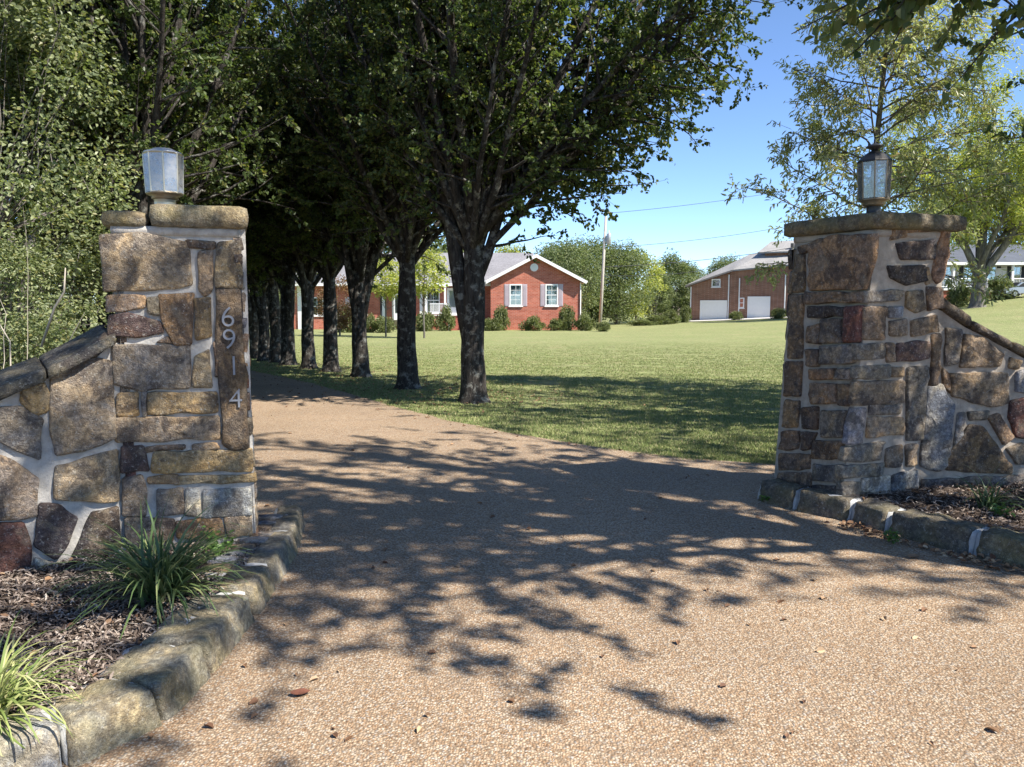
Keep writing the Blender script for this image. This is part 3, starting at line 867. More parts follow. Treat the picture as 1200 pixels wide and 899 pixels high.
lb = AT(194, 247, 4.78); lb.z = LH + .119
lantern('pillar_lantern', lb, .108, .36, 8, 'domed brass lantern with sky-blue panes on the numbered pillar', 'dome')

# ------------------------------------------------------------------ left wing wall
WL0 = Vector((-2.115, 4.40, 0)); WLD = Vector((-.80, -.60, 0)).normalized()
def left_wall():
    o = empty('wing_wall', WL0 + WLD * .8, 'rubble stone wing wall sloping down beside the numbered pillar', 'stone wall', 'wing walls of the gate')
    WLEN = 1.7
    e = WL0 + WLD * WLEN
    pl = Plane(up(e, .02), up(WL0, .02), up(e, 1))
    T0 = pl.px(130, 402); T1 = pl.px(60, 442); T2 = pl.px(0, 470)
    def top(x):
        pts = [(-9, T2[1] - .40), (T2[0] - .8, T2[1] - .26), (T2[0], T2[1]), (T1[0], T1[1]), (T0[0], T0[1]), (9, T0[1])]
        for a, b in zip(pts, pts[1:]):
            if a[0] <= x <= b[0]: return a[1] + (b[1] - a[1]) * (x - a[0]) / (b[0] - a[0])
        return pts[-1][1]
    mb = MB(); rough_grid(mb, pl, WLEN, 1.5, seed=8, top=top)
    back = Plane(up(WL0, .02) - pl.n * .3, up(e, .02) - pl.n * .3, up(WL0, 1) - pl.n * .3)
    rough_grid(mb, back, WLEN, 1.5, seed=18, top=lambda x: top(WLEN - x))
    mb.build('mortar_core', M['mortar'], o, True)
    S = [('mix', [(60, 430), (82, 424), (96, 421), (130, 424), (133, 470), (136, 512), (100, 526), (64, 532), (58, 470)]),
         ('drk', [(100, 408), (124, 390), (128, 402), (112, 419), (97, 416)]),
         ('och', [(27, 456), (52, 448), (58, 462), (54, 482), (40, 487), (25, 470)]),
         ('gry', [(0, 478), (22, 475), (50, 492), (45, 538), (20, 527), (-6, 515), (-8, 490)]),
         ('tan', [(64, 546), (100, 537), (138, 528), (139, 586), (100, 587), (66, 584)]),
         ('mix', [(-4, 534), (14, 540), (46, 562), (43, 604), (25, 609), (-6, 611)]),
         ('drk', [(46, 592), (70, 592), (90, 606), (80, 636), (66, 654), (39, 640)]),
         ('red', [(-6, 616), (28, 613), (36, 640), (36, 678), (0, 682), (-8, 680)]),
         ('drk', [(108, 600), (138, 594), (142, 640), (120, 652), (84, 650), (97, 624)]),
         ('och', [(82, 657), (138, 655), (139, 676), (84, 680)]),
         ('pal', [(40, 652), (60, 660), (78, 658), (80, 680), (40, 684)]),
         ('pur', [(-50, 500), (-14, 496), (-14, 560), (-48, 566)]), ('tan', [(-60, 572), (-14, 566), (-14, 620), (-60, 630)]), ('och', [(-52, 636), (-15, 630), (-15, 690), (-52, 690)]), ('gry', [(-110, 520), (-60, 508), (-62, 600), (-110, 610)]), ('brn', [(-112, 620), (-66, 616), (-66, 700), (-112, 700)])]
    mb = MB()
    for k, (cn, px) in enumerate(S): stone(mb, pl, [pl.px(*p) for p in px], PAL[cn], .024, 200 + k, .008)
    coursed(mb, back, WLEN, 1.5, 61, top=lambda x: top(WLEN - x) - .02)
    mb.build('stone_facing', M['stone'], o, True)
    xs = [(T0[0] + .02, T1[0] - .02), (T1[0] - .025, T2[0] - .25), (T2[0] - .255, T2[0] - .62), (T2[0] - .63, T2[0] - 1.0)]
    for i, (a, b) in enumerate(xs):
        if b < 0: b = 0
        za, zb = top(a), top(b)
        mk = lambda x, z, h: pl.w(x, z, h)
        th = (.055, .062, .06, .06)[i]
        mb = MB()
        rough_box(mb, [mk(b, zb - .005, .07), mk(a, za - .005, .07), mk(a, za + .02, -.36), mk(b, zb + .02, -.36), mk(b, zb + th, .06), mk(a, za + th, .06), mk(a, za + th + .05, -.36), mk(b, zb + th + .05, -.36)], (.12, .115, .10), .014, .011, .03, 300 + i)
        mb.build('coping_stone', M['stone'], o, True)
left_wall()

# ------------------------------------------------------------------ right gate pillar
RC = Vector((2.38, 5.57, 0)); RR = RC + UX * .651; RL = RC + UY * .744; RB = RR + UY * .744
RH = AT(1030, 268, 5.57).z
def right_pillar():
    o = empty('stone_pillar', (RC + RR + RL + RB) / 4, 'leaning rust and grey stone gate pillar without a number', 'gate pillar', 'stone gate pillars')
    z0 = .02; H = RH - z0
    # its head leans to the right and flares a little
    tC = AT(1029, 272, 5.57); tL = AT(931, 291, 6.27); tR = AT(1114, 262, 5.80)
    for p in (tC, tL, tR): p.z = RH
    tB = tR + (tL - tC)
    lo = [RC, RR, RB, RL]; hi = [tC, tR, tB, tL]
    f = Plane(up(RC, z0), up(RR, z0), tC); l = Plane(up(RL, z0), up(RC, z0), tL)
    mb = MB()
    n = 22
    for i in range(4):
        a, b, c, d = up(lo[i], z0), up(lo[(i + 1) % 4], z0), hi[(i + 1) % 4], hi[i]
        vs = []
        for j in range(n + 1):
            for k in range(13):
                p = a.lerp(b, k / 12).lerp(d.lerp(c, k / 12), j / n)
                q = 0 if k in (0, 12) else N3((p.x * 9, p.y * 9, p.z * 9)) * .008
                nn = (b - a).cross(d - a).normalized()
                vs.append(p + nn * q)
        mb.add(vs, [(j * 13 + k, j * 13 + k + 1, (j + 1) * 13 + k + 1, (j + 1) * 13 + k) for j in range(n) for k in range(12)])
    mb.build('mortar_core', M['mortar_brown'], o, True)
    SF = [('brn', [(1062, 264), (1102, 263), (1102, 271), (1062, 273)]), ('drk', [(1050, 285), (1094, 282), (1094, 303), (1056, 305)]), ('brn', [(1046, 268), (1060, 266), (1060, 278), (1044, 282)]),
      ('rus', [(1103, 266), (1113, 264), (1107, 318), (1098, 331), (1091, 324)]), ('drk', [(1041, 313), (1083, 312), (1085, 327), (1062, 334), (1043, 326)]), ('och', [(1086, 312), (1092, 330), (1084, 333)]),
      ('tan', [(1062, 343), (1080, 341), (1083, 360), (1072, 366), (1060, 360)]), ('brn', [(1085, 337), (1103, 337), (1104, 360), (1087, 364)]),
      ('gry', [(1014, 342), (1057, 340), (1050, 352), (1013, 354)]), ('tan', [(1013, 361), (1037, 360), (1035, 397), (1011, 398)]),
      ('pal', [(1041, 359), (1056, 360), (1056, 371), (1040, 373)]), ('tan', [(1042, 376), (1061, 375), (1062, 392), (1042, 393)]), ('tan', [(1066, 377), (1096, 368), (1099, 389), (1067, 393)]),
      ('gry', [(1004, 403), (1034, 402), (1034, 420), (1003, 422)]), ('pur', [(1051, 402), (1088, 400), (1087, 421), (1050, 423)]), ('brn', [(1091, 394), (1101, 392), (1097, 448), (1090, 449)]), ('tan', [(1037, 402), (1047, 403), (1047, 423), (1038, 424)]),
      ('gry', [(1003, 430), (1040, 429), (1040, 442), (1002, 444)]), ('tan', [(1044, 430), (1058, 430), (1058, 441), (1044, 442)]),
      ('mix', [(1002, 448), (1057, 446), (1057, 472), (999, 475)]), ('gry', [(1062, 432), (1086, 430), (1081, 513), (1061, 515)]),
      ('gry', [(1020, 476), (1054, 475), (1052, 485), (1019, 486)]), ('tan', [(1017, 490), (1057, 489), (1057, 510), (1016, 511)]), ('blu', [(998, 479), (1014, 479), (1008, 519), (991, 521)]),
      ('gry', [(990, 525), (1034, 517), (1030, 539), (988, 541)]), ('mix', [(1038, 526), (1056, 521), (1055, 546), (1037, 547)]), ('tan', [(1060, 522), (1074, 521), (1073, 545), (1060, 546)]),
      ('gry', [(986, 546), (1034, 543), (1031, 556), (985, 560)]), ('pal', [(1010, 561), (1041, 558), (1041, 574), (1009, 576)]), ('blu', [(1045, 556), (1074, 552), (1073, 572), (1044, 575)]), ('gry', [(985, 566), (1006, 565), (1006, 580), (985, 582)]), ('brn', [(1010, 580), (1072, 577), (1071, 590), (1010, 592)])]
    mb = MB()
    for k, (cn, px) in enumerate(SF): stone(mb, f, [f.px(*p) for p in px], PAL[cn], .024, 400 + k, .008)
    SL = [('rus', [(950, 291), (975, 277), (1024, 274), (1022, 300), (1011, 338), (950, 339)]), ('brn', [(933, 300), (943, 299), (943, 340), (929, 341)]), ('brn', [(936, 290), (962, 280), (968, 283), (940, 297)]),
      ('brn', [(946, 343), (1009, 342), (1008, 353), (946, 356)]), ('brn', [(928, 347), (941, 347), (940, 418), (924, 418)]), ('drk', [(949, 360), (988, 360), (988, 370), (949, 372)]),
      ('red', [(992, 360), (1008, 360), (1004, 400), (990, 400)]), ('brn', [(948, 383), (961, 380), (961, 402), (946, 402)]), ('gry', [(963, 375), (986, 375), (986, 402), (963, 402)]),
      ('brn', [(945, 410), (959, 410), (959, 429), (945, 429)]), ('gry', [(962, 406), (999, 405), (997, 425), (962, 427)]), ('rus', [(950, 433), (976, 433), (976, 444), (950, 445)]), ('mix', [(980, 433), (997, 432), (996, 445), (980, 445)]),
      ('rus', [(951, 450), (980, 450), (980, 472), (951, 473)]), ('brn', [(984, 450), (995, 450), (993, 474), (984, 474)]), ('rus', [(921, 470), (937, 470), (935, 500), (919, 500)]), ('brn', [(922, 425), (940, 425), (938, 463), (921, 463)]),
      ('brn', [(942, 477), (959, 477), (958, 502), (941, 502)]), ('mix', [(963, 482), (991, 482), (988, 511), (963, 511)]), ('rus', [(917, 505), (937, 504), (936, 526), (916, 527)]), ('brn', [(941, 507), (957, 507), (950, 526), (941, 527)]),
      ('rus', [(954, 517), (987, 516), (985, 538), (953, 538)]), ('brn', [(915, 532), (949, 532), (949, 550), (914, 550)]), ('gry', [(954, 545), (984, 546), (983, 566), (954, 563)]), ('brn', [(914, 554), (950, 554), (950, 572), (914, 570)]), ('drk', [(953, 569), (982, 571), (982, 590), (953, 588)])]
    for k, (cn, px) in enumerate(SL): stone(mb, l, [l.px(*p) for p in px], PAL[cn], .024, 450 + k, .010)
    coursed(mb, Plane(up(RR, z0), up(RB, z0), tR), .744, H - .03, 71); coursed(mb, Plane(up(RB, z0), up(RL, z0), tB), .60, H - .03, 72)
    mb.build('stone_facing', M['stone'], o, True)
    # one long flagstone cap, ragged at its left end
    ov = .07
    a = tL + UY * ov - UX * (ov + .01); b = tC - UX * ov * .9 - UY * ov; c = tR + UX * (ov + .03) - UY * ov; d = tB + UX * ov + UY * ov
    mb = MB(); slab(mb, [b, c, d, a], RH - .004, RH + .115, (.20, .17, .12), .035, .022, 13); mb.build('capstone', M['capstone'], o, True)
    mb = MB(); slab(mb, [tC - UX * .01 - UY * .01, tR + UX * .01 - UY * .01, tB, tL - UX * .015], RH - .055, RH + .006, (1, 1, 1), .015, .012, 6); mb.build('mortar_bed', M['mortar_brown'], o, True)
right_pillar()
rb = AT(1024, 245, 5.95); rb.z = RH + .112
lantern('pillar_lantern', rb, .114, .58, 8, 'black many-sided lantern with pointed finial on the unnumbered pillar', 'roof', math.radians(-1.5))

# ------------------------------------------------------------------ right wing wall
WR0 = RR + UY * .16 - UX * .02
def right_wall():
    end = Vector((5.2, 6.2, 0))
    o = empty('wing_wall', WR0.lerp(end, .4), 'rubble stone wing wall dipping away from the unnumbered pillar', 'stone wall', 'wing walls of the gate')
    pl = Plane(up(WR0, .02), up(end, .02), up(WR0, 1)); WLEN = (end - WR0).length
    T = [pl.px(*p) for p in ((1102, 362), (1128, 382), (1165, 400), (1200, 420), (1260, 446))]
    def top(x):
        p = [(-9, T[0][1])] + T + [(9, T[-1][1] - .1)]
        for a, b in zip(p, p[1:]):
            if a[0] <= x <= b[0]: return a[1] + (b[1] - a[1]) * (x - a[0]) / (b[0] - a[0])
    mb = MB(); rough_grid(mb, pl, WLEN, 1.4, seed=28, top=top)
    back = Plane(up(end, .02) - pl.n * .3, up(WR0, .02) - pl.n * .3, up(end, 1) - pl.n * .3)
    rough_grid(mb, back, WLEN, 1.4, seed=38, top=lambda x: top(WLEN - x))
    mb.build('mortar_core', M['mortar_brown'], o, True)
    S = [('gry', [(1109, 386), (1126, 388), (1123, 424), (1107, 427)]), ('mix', [(1130, 390), (1148, 394), (1175, 415), (1171, 429), (1124, 430)]), ('och', [(1183, 418), (1196, 424), (1191, 433), (1182, 430)]),
      ('tan', [(1114, 438), (1180, 437), (1181, 471), (1160, 477), (1116, 464)]), ('blu', [(1191, 436), (1214, 432), (1212, 462), (1189, 459)]), ('red', [(1184, 470), (1200, 466), (1214, 490), (1211, 514), (1190, 511), (1181, 490)]),
      ('blu', [(1086, 456), (1103, 452), (1117, 476), (1111, 544), (1099, 551), (1078, 544)]), ('blu', [(1122, 487), (1131, 484), (1128, 510), (1118, 521)]), ('gry', [(1134, 483), (1158, 481), (1155, 491), (1136, 493)]),
      ('brn', [(1108, 551), (1111, 535), (1135, 498), (1150, 499), (1183, 545), (1184, 555)]), ('brn', [(1156, 490), (1170, 485), (1187, 511), (1175, 521)]), ('gry', [(1179, 525), (1198, 519), (1210, 531), (1205, 543), (1190, 544)]),
      ('gry', [(1082, 562), (1150, 559), (1150, 574), (1082, 578)]), ('gry', [(1154, 559), (1215, 556), (1215, 572), (1154, 575)]), ('brn', [(1104, 432), (1112, 440), (1112, 460), (1104, 452)]),
      ('tan', [(1222, 440), (1262, 452), (1262, 500), (1224, 500)]), ('och', [(1220, 506), (1265, 506), (1265, 570), (1218, 570)]), ('gry', [(1270, 470), (1330, 480), (1330, 570), (1270, 570)])]
    mb = MB()
    for k, (cn, px) in enumerate(S): stone(mb, pl, [pl.px(*p) for p in px], PAL[cn], .024, 500 + k, .009)
    coursed(mb, back, WLEN, 1.4, 81, top=lambda x: top(WLEN - x) - .02)
    mb.build('stone_facing', M['stone'], o, True)
    X = [T[0][0] - .02, T[1][0] + .05, T[3][0] - .12, T[4][0], WLEN]
    for i, (a, b) in enumerate(zip(X, X[1:])):
        za, zb = top(a + .005), top(b - .005); th = (.10, .075, .08, .08)[i]
        mk = lambda x, z, h: pl.w(x, z, h)
        mb = MB(); rough_box(mb, [mk(a + .008, za, .05), mk(b - .008, zb, .05), mk(b - .008, zb, -.34), mk(a + .008, za, -.34), mk(a + .008, za + th, .045), mk(b - .008, zb + th, .045), mk(b - .008, zb + th, -.34), mk(a + .008, za + th, -.34)], (.15, .125, .10), .035, .02, .045, 330 + i)
        mb.build('coping_stone', M['stone'], o, True)
right_wall()

# ------------------------------------------------------------------ stone kerbs round the two beds
def kerb(name, label, line, hs, wd, inward, seed, cols, gap=.016, gaps=None, batter=.05):
    line = [Vector(p) for p in line]
    o = empty(name, (line[0] + line[-1]) / 2, label, 'kerb', 'stone kerbs of the gate beds')
    off = []
    for i, p in enumerate(line):
        d = (line[min(i + 1, len(line) - 1)] - line[max(i - 1, 0)]).normalized()
        n = Vector((-d.y, d.x, 0)) * inward; off.append(n)
    for i in range(len(line) - 1):
        a, b = line[i], line[i + 1]; d = (b - a).normalized()
        g0, g1 = (gaps or {}).get(i, gap), (gaps or {}).get(i + 1, gap); a2, b2 = a + d * g0, b - d * g1
        na, nb = off[i], off[i + 1]
        h0, h1 = hs[i], hs[i + 1]; w = wd[i]
        Z = Vector((0, 0, 1))
        base = [a2, b2, b2 + nb * w, a2 + na * w]
        topv = [a2 + na * batter + Z * h0, b2 + nb * batter + Z * h1, b2 + nb * w + Z * (h1 - .005), a2 + na * w + Z * (h0 - .005)]
        base = [p - Z * .05 for p in base]
        if inward < 0: base = [base[1], base[0], base[3], base[2]]; topv = [topv[1], topv[0], topv[3], topv[2]]
        mb = MB(); rough_box(mb, base + topv, cols[i % len(cols)], .020, .024, .026, seed + i, 7.5); mb.build('kerb_stone', M['kerbstone'], o, True)
    mb = MB(); Z = Vector((0, 0, 1))
    for i in range(len(line) - 1):
        a, b = line[i], line[i + 1]; na, nb = off[i], off[i + 1]; w = wd[i]
        base = [a + na * .03 - Z * .04, b + nb * .03 - Z * .04, b + nb * (w + .02) - Z * .04, a + na * (w + .02) - Z * .04]
        tp = [a + na * (batter + .03) + Z * (hs[i] - .016), b + nb * (batter + .03) + Z * (hs[i + 1] - .016), b + nb * (w + .02) + Z * (hs[i + 1] - .016), a + na * (w + .02) + Z * (hs[i] - .016)]
        if inward < 0: base = [base[1], base[0], base[3], base[2]]; tp = [tp[1], tp[0], tp[3], tp[2]]
        rough_box(mb, base + tp, (1, 1, 1), .02, .012, .05, seed + 50 + i)
    mb.build('mortar_joint', M['mortar_white'], o, True)
    return o
KL = [(-1.42, 5.35, 0), (-1.31, 4.77, 0), (-1.25, 4.12, 0), (-1.23, 3.70, 0), (-1.22, 3.10, 0), (-1.25, 2.72, 0), (-1.45, 2.42, 0), (-1.85, 2.18, 0), (-2.5, 2.0, 0), (-3.2, 1.85, 0)]
kerb('stone_kerb', 'mossy stone kerb curving round the mulch bed below the numbered pillar', KL, [.15, .145, .15, .15, .155, .155, .15, .145, .14, .13], [.20, .20, .24, .31, .34, .31, .28, .28, .28], -1, 600,
     [(.28, .255, .21), (.30, .275, .22), (.28, .25, .19), (.35, .315, .235), (.34, .305, .225), (.38, .34, .25), (.44, .43, .40)], gaps={1: .02, 2: .03, 3: .03, 4: .010, 5: .008, 6: .014})
KR = [(1.87, 5.98, 0), (2.06, 5.66, 0), (2.34, 5.36, 0), (2.47, 5.10, 0), (2.76, 4.61, 0), (2.99, 4.35, 0), (3.35, 3.95, 0), (3.9, 3.5, 0)]
kerb('stone_kerb', 'dark stone kerb along the driveway below the unnumbered pillar', KR, [.17, .17, .165, .16, .17, .165, .16, .15], [.24, .26, .24, .26, .26, .26, .26], 1, 640,
     [(.16, .145, .12), (.18, .16, .13), (.20, .18, .15), (.17, .155, .125), (.22, .20, .14)], .024)

# mortar shelf between the numbered pillar and its kerb, set with small flat stones
def footing():
    o = empty('stone_footing', (-1.5, 4.45, 0), 'pale mortared footing with thin flat stones under the numbered pillar', 'footing')
    mb = MB(); slab(mb, [(-1.66, 3.95), (-1.44, 3.95), (-1.46, 5.2), (-1.75, 5.1)], -.02, .125, (1, 1, 1), .02, .014, 4); mb.build('mortar_pad', M['mortar_white'], o, True)
    r = random.Random(4); mb = MB()
    for k in range(9):
        y = 4.02 + k * .12; x = -1.55 + r.uniform(-.03, .03)
        slab(mb, [(x - .09, y), (x + .075, y + r.uniform(-.01, .01)), (x + .075, y + .085), (x - .09, y + .08)], .09, .145 + r.uniform(0, .012), PAL[r.choice(['gry', 'tan', 'blu', 'pal'])], .012, .006, k + 30)
    mb.build('flat_stone', M['stone_plain'], o, True)
footing()

# ------------------------------------------------------------------ plants at the gate
def strap_plant(name, loc, n, hmin, hmax, mat, label, seed, cat='plant', group=None, wid=.006, fan=1.0):
    r = random.Random(seed); V = []; Fq = []
    o = empty(name, (loc[0], loc[1], loc[2]), label, cat, group)
    L0 = Vector(loc)
    for k in range(n):
        a = r.uniform(0, 2 * PI); L = r.uniform(hmin, hmax); el = r.uniform(.75, 1.45) if r.random() < .75 else r.uniform(.45, .9)
        p = L0 + Vector((r.gauss(0, .035), r.gauss(0, .035), -.01)); w = wid * r.uniform(.7, 1.2)
        tw = r.gauss(0, .5); h = Vector((math.cos(a), math.sin(a), 0)); s = Vector((-math.sin(a + tw), math.cos(a + tw), 0))
        b = len(V); m = 7
        e = el; bend = r.uniform(.16, .42) * fan
        for i in range(m + 1):
            f = i / m; ww = w * (1 - f ** 2.2) + .0008
            V += [p - s * ww, p + s * ww]
            d = h * math.cos(e) + Vector((0, 0, math.sin(e))); p = p + d * (L / m); e -= bend * (.4 + f)
            if p.z < L0.z + .01: p.z = L0.z + .01 + r.random() * .01
        Fq += [(b + 2 * i, b + 2 * i + 1, b + 2 * i + 3, b + 2 * i + 2) for i in range(m)]
    np_obj('blades', V, [np.array(Fq)], mat, o, True)
    return o
g = G(178, 712, .12)
strap_plant('lilyturf', (g.x, g.y + .1, .12), 300, .34, .60, M['liriope'], 'large tuft of dark green strap leaves before the numbered pillar', 1, 'plant', 'tufts of strap leaves in the beds', .0065)
g = G(-6, 842, .13)
strap_plant('lilyturf', (g.x - .02, g.y, .13), 190, .24, .44, M['liriope_pale'], 'pale yellow-green strap leaf tuft spilling over the front kerb', 2, 'plant', 'tufts of strap leaves in the beds', .005, 1.25)
g = G(1160, 594, .13)
strap_plant('lilyturf', (g.x, g.y, .13), 60, .22, .40, M['liriope'], 'sparse small strap leaf tuft under the right wing wall', 3, 'plant', 'tufts of strap leaves in the beds', .0055)

def weed(loc, n, R, H, label, seed, L=.035, group=None):
    r = random.Random(seed); o = empty('weed', loc, label, 'plant', group); mb = MB(); P = []; D = []
    for k in range(max(3, n // 7)):
        a = r.uniform(0, 2 * PI); q = r.uniform(.2, 1) * R
        e = Vector(loc) + Vector((math.cos(a) * q, math.sin(a) * q, H * r.uniform(.5, 1)))
        mb.tube([Vector(loc), Vector(loc).lerp(e, .5) + Vector((0, 0, .02)), e], [.002, .0016, .001], 3)
        for j in range(7):
            p = Vector(loc).lerp(e, r.uniform(.4, 1)); P.append((p.x + r.gauss(0, .012), p.y + r.gauss(0, .012), p.z + r.gauss(0, .008))); D.append((r.gauss(0, 1), r.gauss(0, 1), r.gauss(.1, .4)))
    mb.build('stem', M['weed'], o)
    rr = np.random.default_rng(seed); m = len(P)
    V, Fq = leaf_arrays(P, D, rr.normal(0, .4, (m, 3)) + [[0, 0, 1]], L * rr.uniform(.6, 1.2, m), L * .7 * rr.uniform(.7, 1.1, m))
    np_obj('leaves', V, [Fq], M['weed'], o, False)
g = G(1047, 640, .0); weed((g.x, g.y, .01), 40, .07, .10, 'bright green weed sprouting at the driveway edge below the dark kerb', 5)
g = G(893, 588, .0); weed((g.x - .02, g.y - .05, .01), 26, .06, .09, 'small green weed at the far end of the dark kerb', 6)
g = G(255, 655, .12); weed((g.x, g.y, .12), 90, .13, .15, 'leafy green weed between strap leaf tuft and kerb', 7, .04)
g = G(1172, 606, .12); weed((g.x, g.y, .12), 50, .10, .09, 'low green weed growing beside the sparse strap leaves', 8)

# dry leaves
def dry_leaf(name, p, L, W, rz, label, seed, group=None):
    r = random.Random(seed); V = []; Fq = []
    n = 6
    for i in range(n + 1):
        f = i / n; w = W * math.sin(PI * min(1, f * .93 + .04)) ** .8 / 2
        x = (f - .5) * L
        for s in (-1, -.5, 0, .5, 1):
            y = s * w; z = .006 + .35 * abs(s) * w + .10 * L * (f - .5) ** 2 * 4 + N3((x * 40, y * 40, seed)) * .004
            V.append((p[0] + x * math.cos(rz) - y * math.sin(rz), p[1] + x * math.sin(rz) + y * math.cos(rz), p[2] + z))
    Fq = [(i * 5 + k, i * 5 + k + 1, (i + 1) * 5 + k + 1, (i + 1) * 5 + k) for i in range(n) for k in range(4)]
    o = np_obj(name, V, [np.array(Fq)], M['litter_' + str(seed % 3)])
    tag(o, label, 'leaf', group)
for i, c in enumerate([(.16, .065, .04), (.30, .18, .10), (.22, .12, .07)]): M['litter_' + str(i)] = plain('curled_leaf', c, .7, .25, 0, .3, 40)
g = G(352, 818, .0); dry_leaf('fallen_leaf', (g.x, g.y, .012), .075, .05, .3, 'curled red-brown leaf alone on the driveway near the mossy kerb', 0)
g = G(922, 868, .0); dry_leaf('fallen_leaf', (g.x, g.y, .012), .03, .016, 1.2, 'tiny brown leaf fleck on the open sunlit driveway', 2)
g = G(178, 868, .0); dry_leaf('fallen_leaf', (g.x, g.y, .012), .035, .02, 2.0, 'small tan leaf at the rounded end of the mossy kerb', 1)
g = G(1072, 655, .0); dry_leaf('fallen_leaf', (g.x - .02, g.y - .02, .012), .085, .06, .6, 'pale tan leaf lying below the dark kerb beside the bright weed', 1)
def litter():
    r = random.Random(9); P = []; D = []
    for k in range(260):
        f = r.random(); i = f * 4 + 2.2; j = min(int(i), 5); q = Vector(KR[j]).lerp(Vector(KR[j + 1]), i - j)
        P.append((q.x - abs(r.gauss(0, .07)) - .01, q.y - abs(r.gauss(0, .05)), .018 + r.random() * .02)); D.append((r.gauss(0, 1), r.gauss(0, 1), r.gauss(0, .2)))
    for k in range(240):
        while True:
            x, y = r.uniform(2.2, 5), r.uniform(4.2, 6.6)
            if in_poly(x, y, RBED): break
        P.append((x, y, bed_z(x, y, 23) + .02)); D.append((r.gauss(0, 1), r.gauss(0, 1), r.gauss(0, .3)))
    for k in range(170):
        y = 2.6 + 20 * r.random() ** 1.6; a, b = drive_edges(y); x = r.uniform(a, min(b, 3)) if y > 5.5 else r.uniform(-1.2, 2.2)
        if r.random() < .5 and y > 7: x = b - abs(r.gauss(0, .2))
        P.append((x, y, tz(x, y) + .018)); D.append((r.gauss(0, 1), r.gauss(0, 1), r.gauss(0, .1)))
    for k in range(120):
        while True:
            x, y = r.uniform(-3, -1.4), r.uniform(2.5, 4.6)
            if in_poly(x, y, LBED): break
        P.append((x, y, bed_z(x, y, 11) + .025)); D.append((r.gauss(0, 1), r.gauss(0, 1), r.gauss(0, .3)))
    for k in range(1500):   # under the row
        t = r.random() ** 1.5; x = -.6 - 6.2 * t + r.gauss(0.5, 1.2); y = 12.2 + 9 * t + r.gauss(0, .9)
        P.append((x, y, tz(x, y) + .03)); D.append((r.gauss(0, 1), r.gauss(0, 1), r.gauss(0, .2)))
    n = len(P); rr = np.random.default_rng(3); L = rr.uniform(.018, .055, n)
    V, Fq = leaf_arrays(P, D, rr.normal(0, .35, (n, 3)) + [[0, 0, 1]], L, L * .62, .3)
    tag(np_obj('leaf_litter', V, [Fq], M['litter'], None, False), 'scattered dry leaves along the kerbs and driveway', kind='stuff')
litter()
# ------------------------------------------------------------------ the pear trees along the drive
PG = 'pear trees lining the driveway'
pA = pear(11, 'A', .20, 2.75, 22, extra=[(2.5, .1, .80, 5.2, .085), (2.5, -.5, .80, 5.2, .085), (2.6, .65, .8, 5.4, .085), (2.7, .15, .66, 7.6, .09), (2.7, -.35, .60, 7.6, .09), (2.7, -.1, .72, 7.4, .09), (2.7, .4, .7, 7.4, .09), (2.75, .1, 1.05, 6.0, .075), (2.75, -.28, 1.02, 6.2, .075), (2.7, .42, 1.0, 6.0, .07), (2.72, -.6, .98, 5.6, .07), (2.7, .25, .9, 6.4, .075)])
pB = pear(22, 'B', .19, 2.7, 21, fill=.85)
pC = pear(33, 'V', .18, 2.4, 19, fill=.85)
def on(px, py): return GT(px, py)
q = on(555, 472)
tA = pA.build('pear_tree', q, 'nearest pear tree of the right row with a second stem forking low', 'tree', PG, M['pear_bark'], M['pear_leaf'], .066, .050)
q = on(478, 456)
tB = pB.build('pear_tree', q, 'single-stemmed pear tree second nearest in the right row', 'tree', PG, M['pear_bark'], M['pear_leaf'], .066, .050)
q = on(423, 442)
tC = pC.build('pear_tree', q, 'V-forked pear tree third nearest in the right row', 'tree', PG, M['pear_bark'], M['pear_leaf'], .066, .050)
row = [((388, 436), tB, 2.1, .95, 'straight pear tree just beyond the V-forked one in the right row'),
       ((362, 432), tC, 1.2, .95, 'fifth pear tree of the right row, forked near head height'),
       ((338, 428), tA, 2.6, .95, 'sixth pear tree of the right row, seen between thin dark trunks'),
       ((324, 425), tB, 4.0, .95, 'seventh pear tree of the right row, close behind the sixth'),
       ((310, 423), tC, 3.4, .95, 'eighth pear tree of the right row, almost hidden by its neighbours'),
       ((300, 420), tA, .8, .9, 'last visible pear tree at the far end of the right row')]
for (px, src, rz, sc, lab) in row: copy_tree(src, on(*px), rz, sc, lab)
left = [((-5.05, 10.9), tC, 2.0, 1.0, 'many-stemmed pear tree rising behind the domed lantern'),
        ((-6.5, 13.6), tB, 1.0, 1.0, 'second pear tree of the left row behind the numbered pillar'),
        ((-7.9, 16.0), tA, 5.0, 1.0, 'third pear tree of the left row in deep shade'),
        ((-9.4, 18.2), tB, 3.0, 1.0, 'fourth pear tree of the left row in deep shade'),
        ((-11.2, 20.6), tC, .3, 1.0, 'fifth pear tree of the left row in deep shade')]
for (p, src, rz, sc, lab) in left: copy_tree(src, Vector((p[0], p[1], tz(*p))), rz, sc, lab)

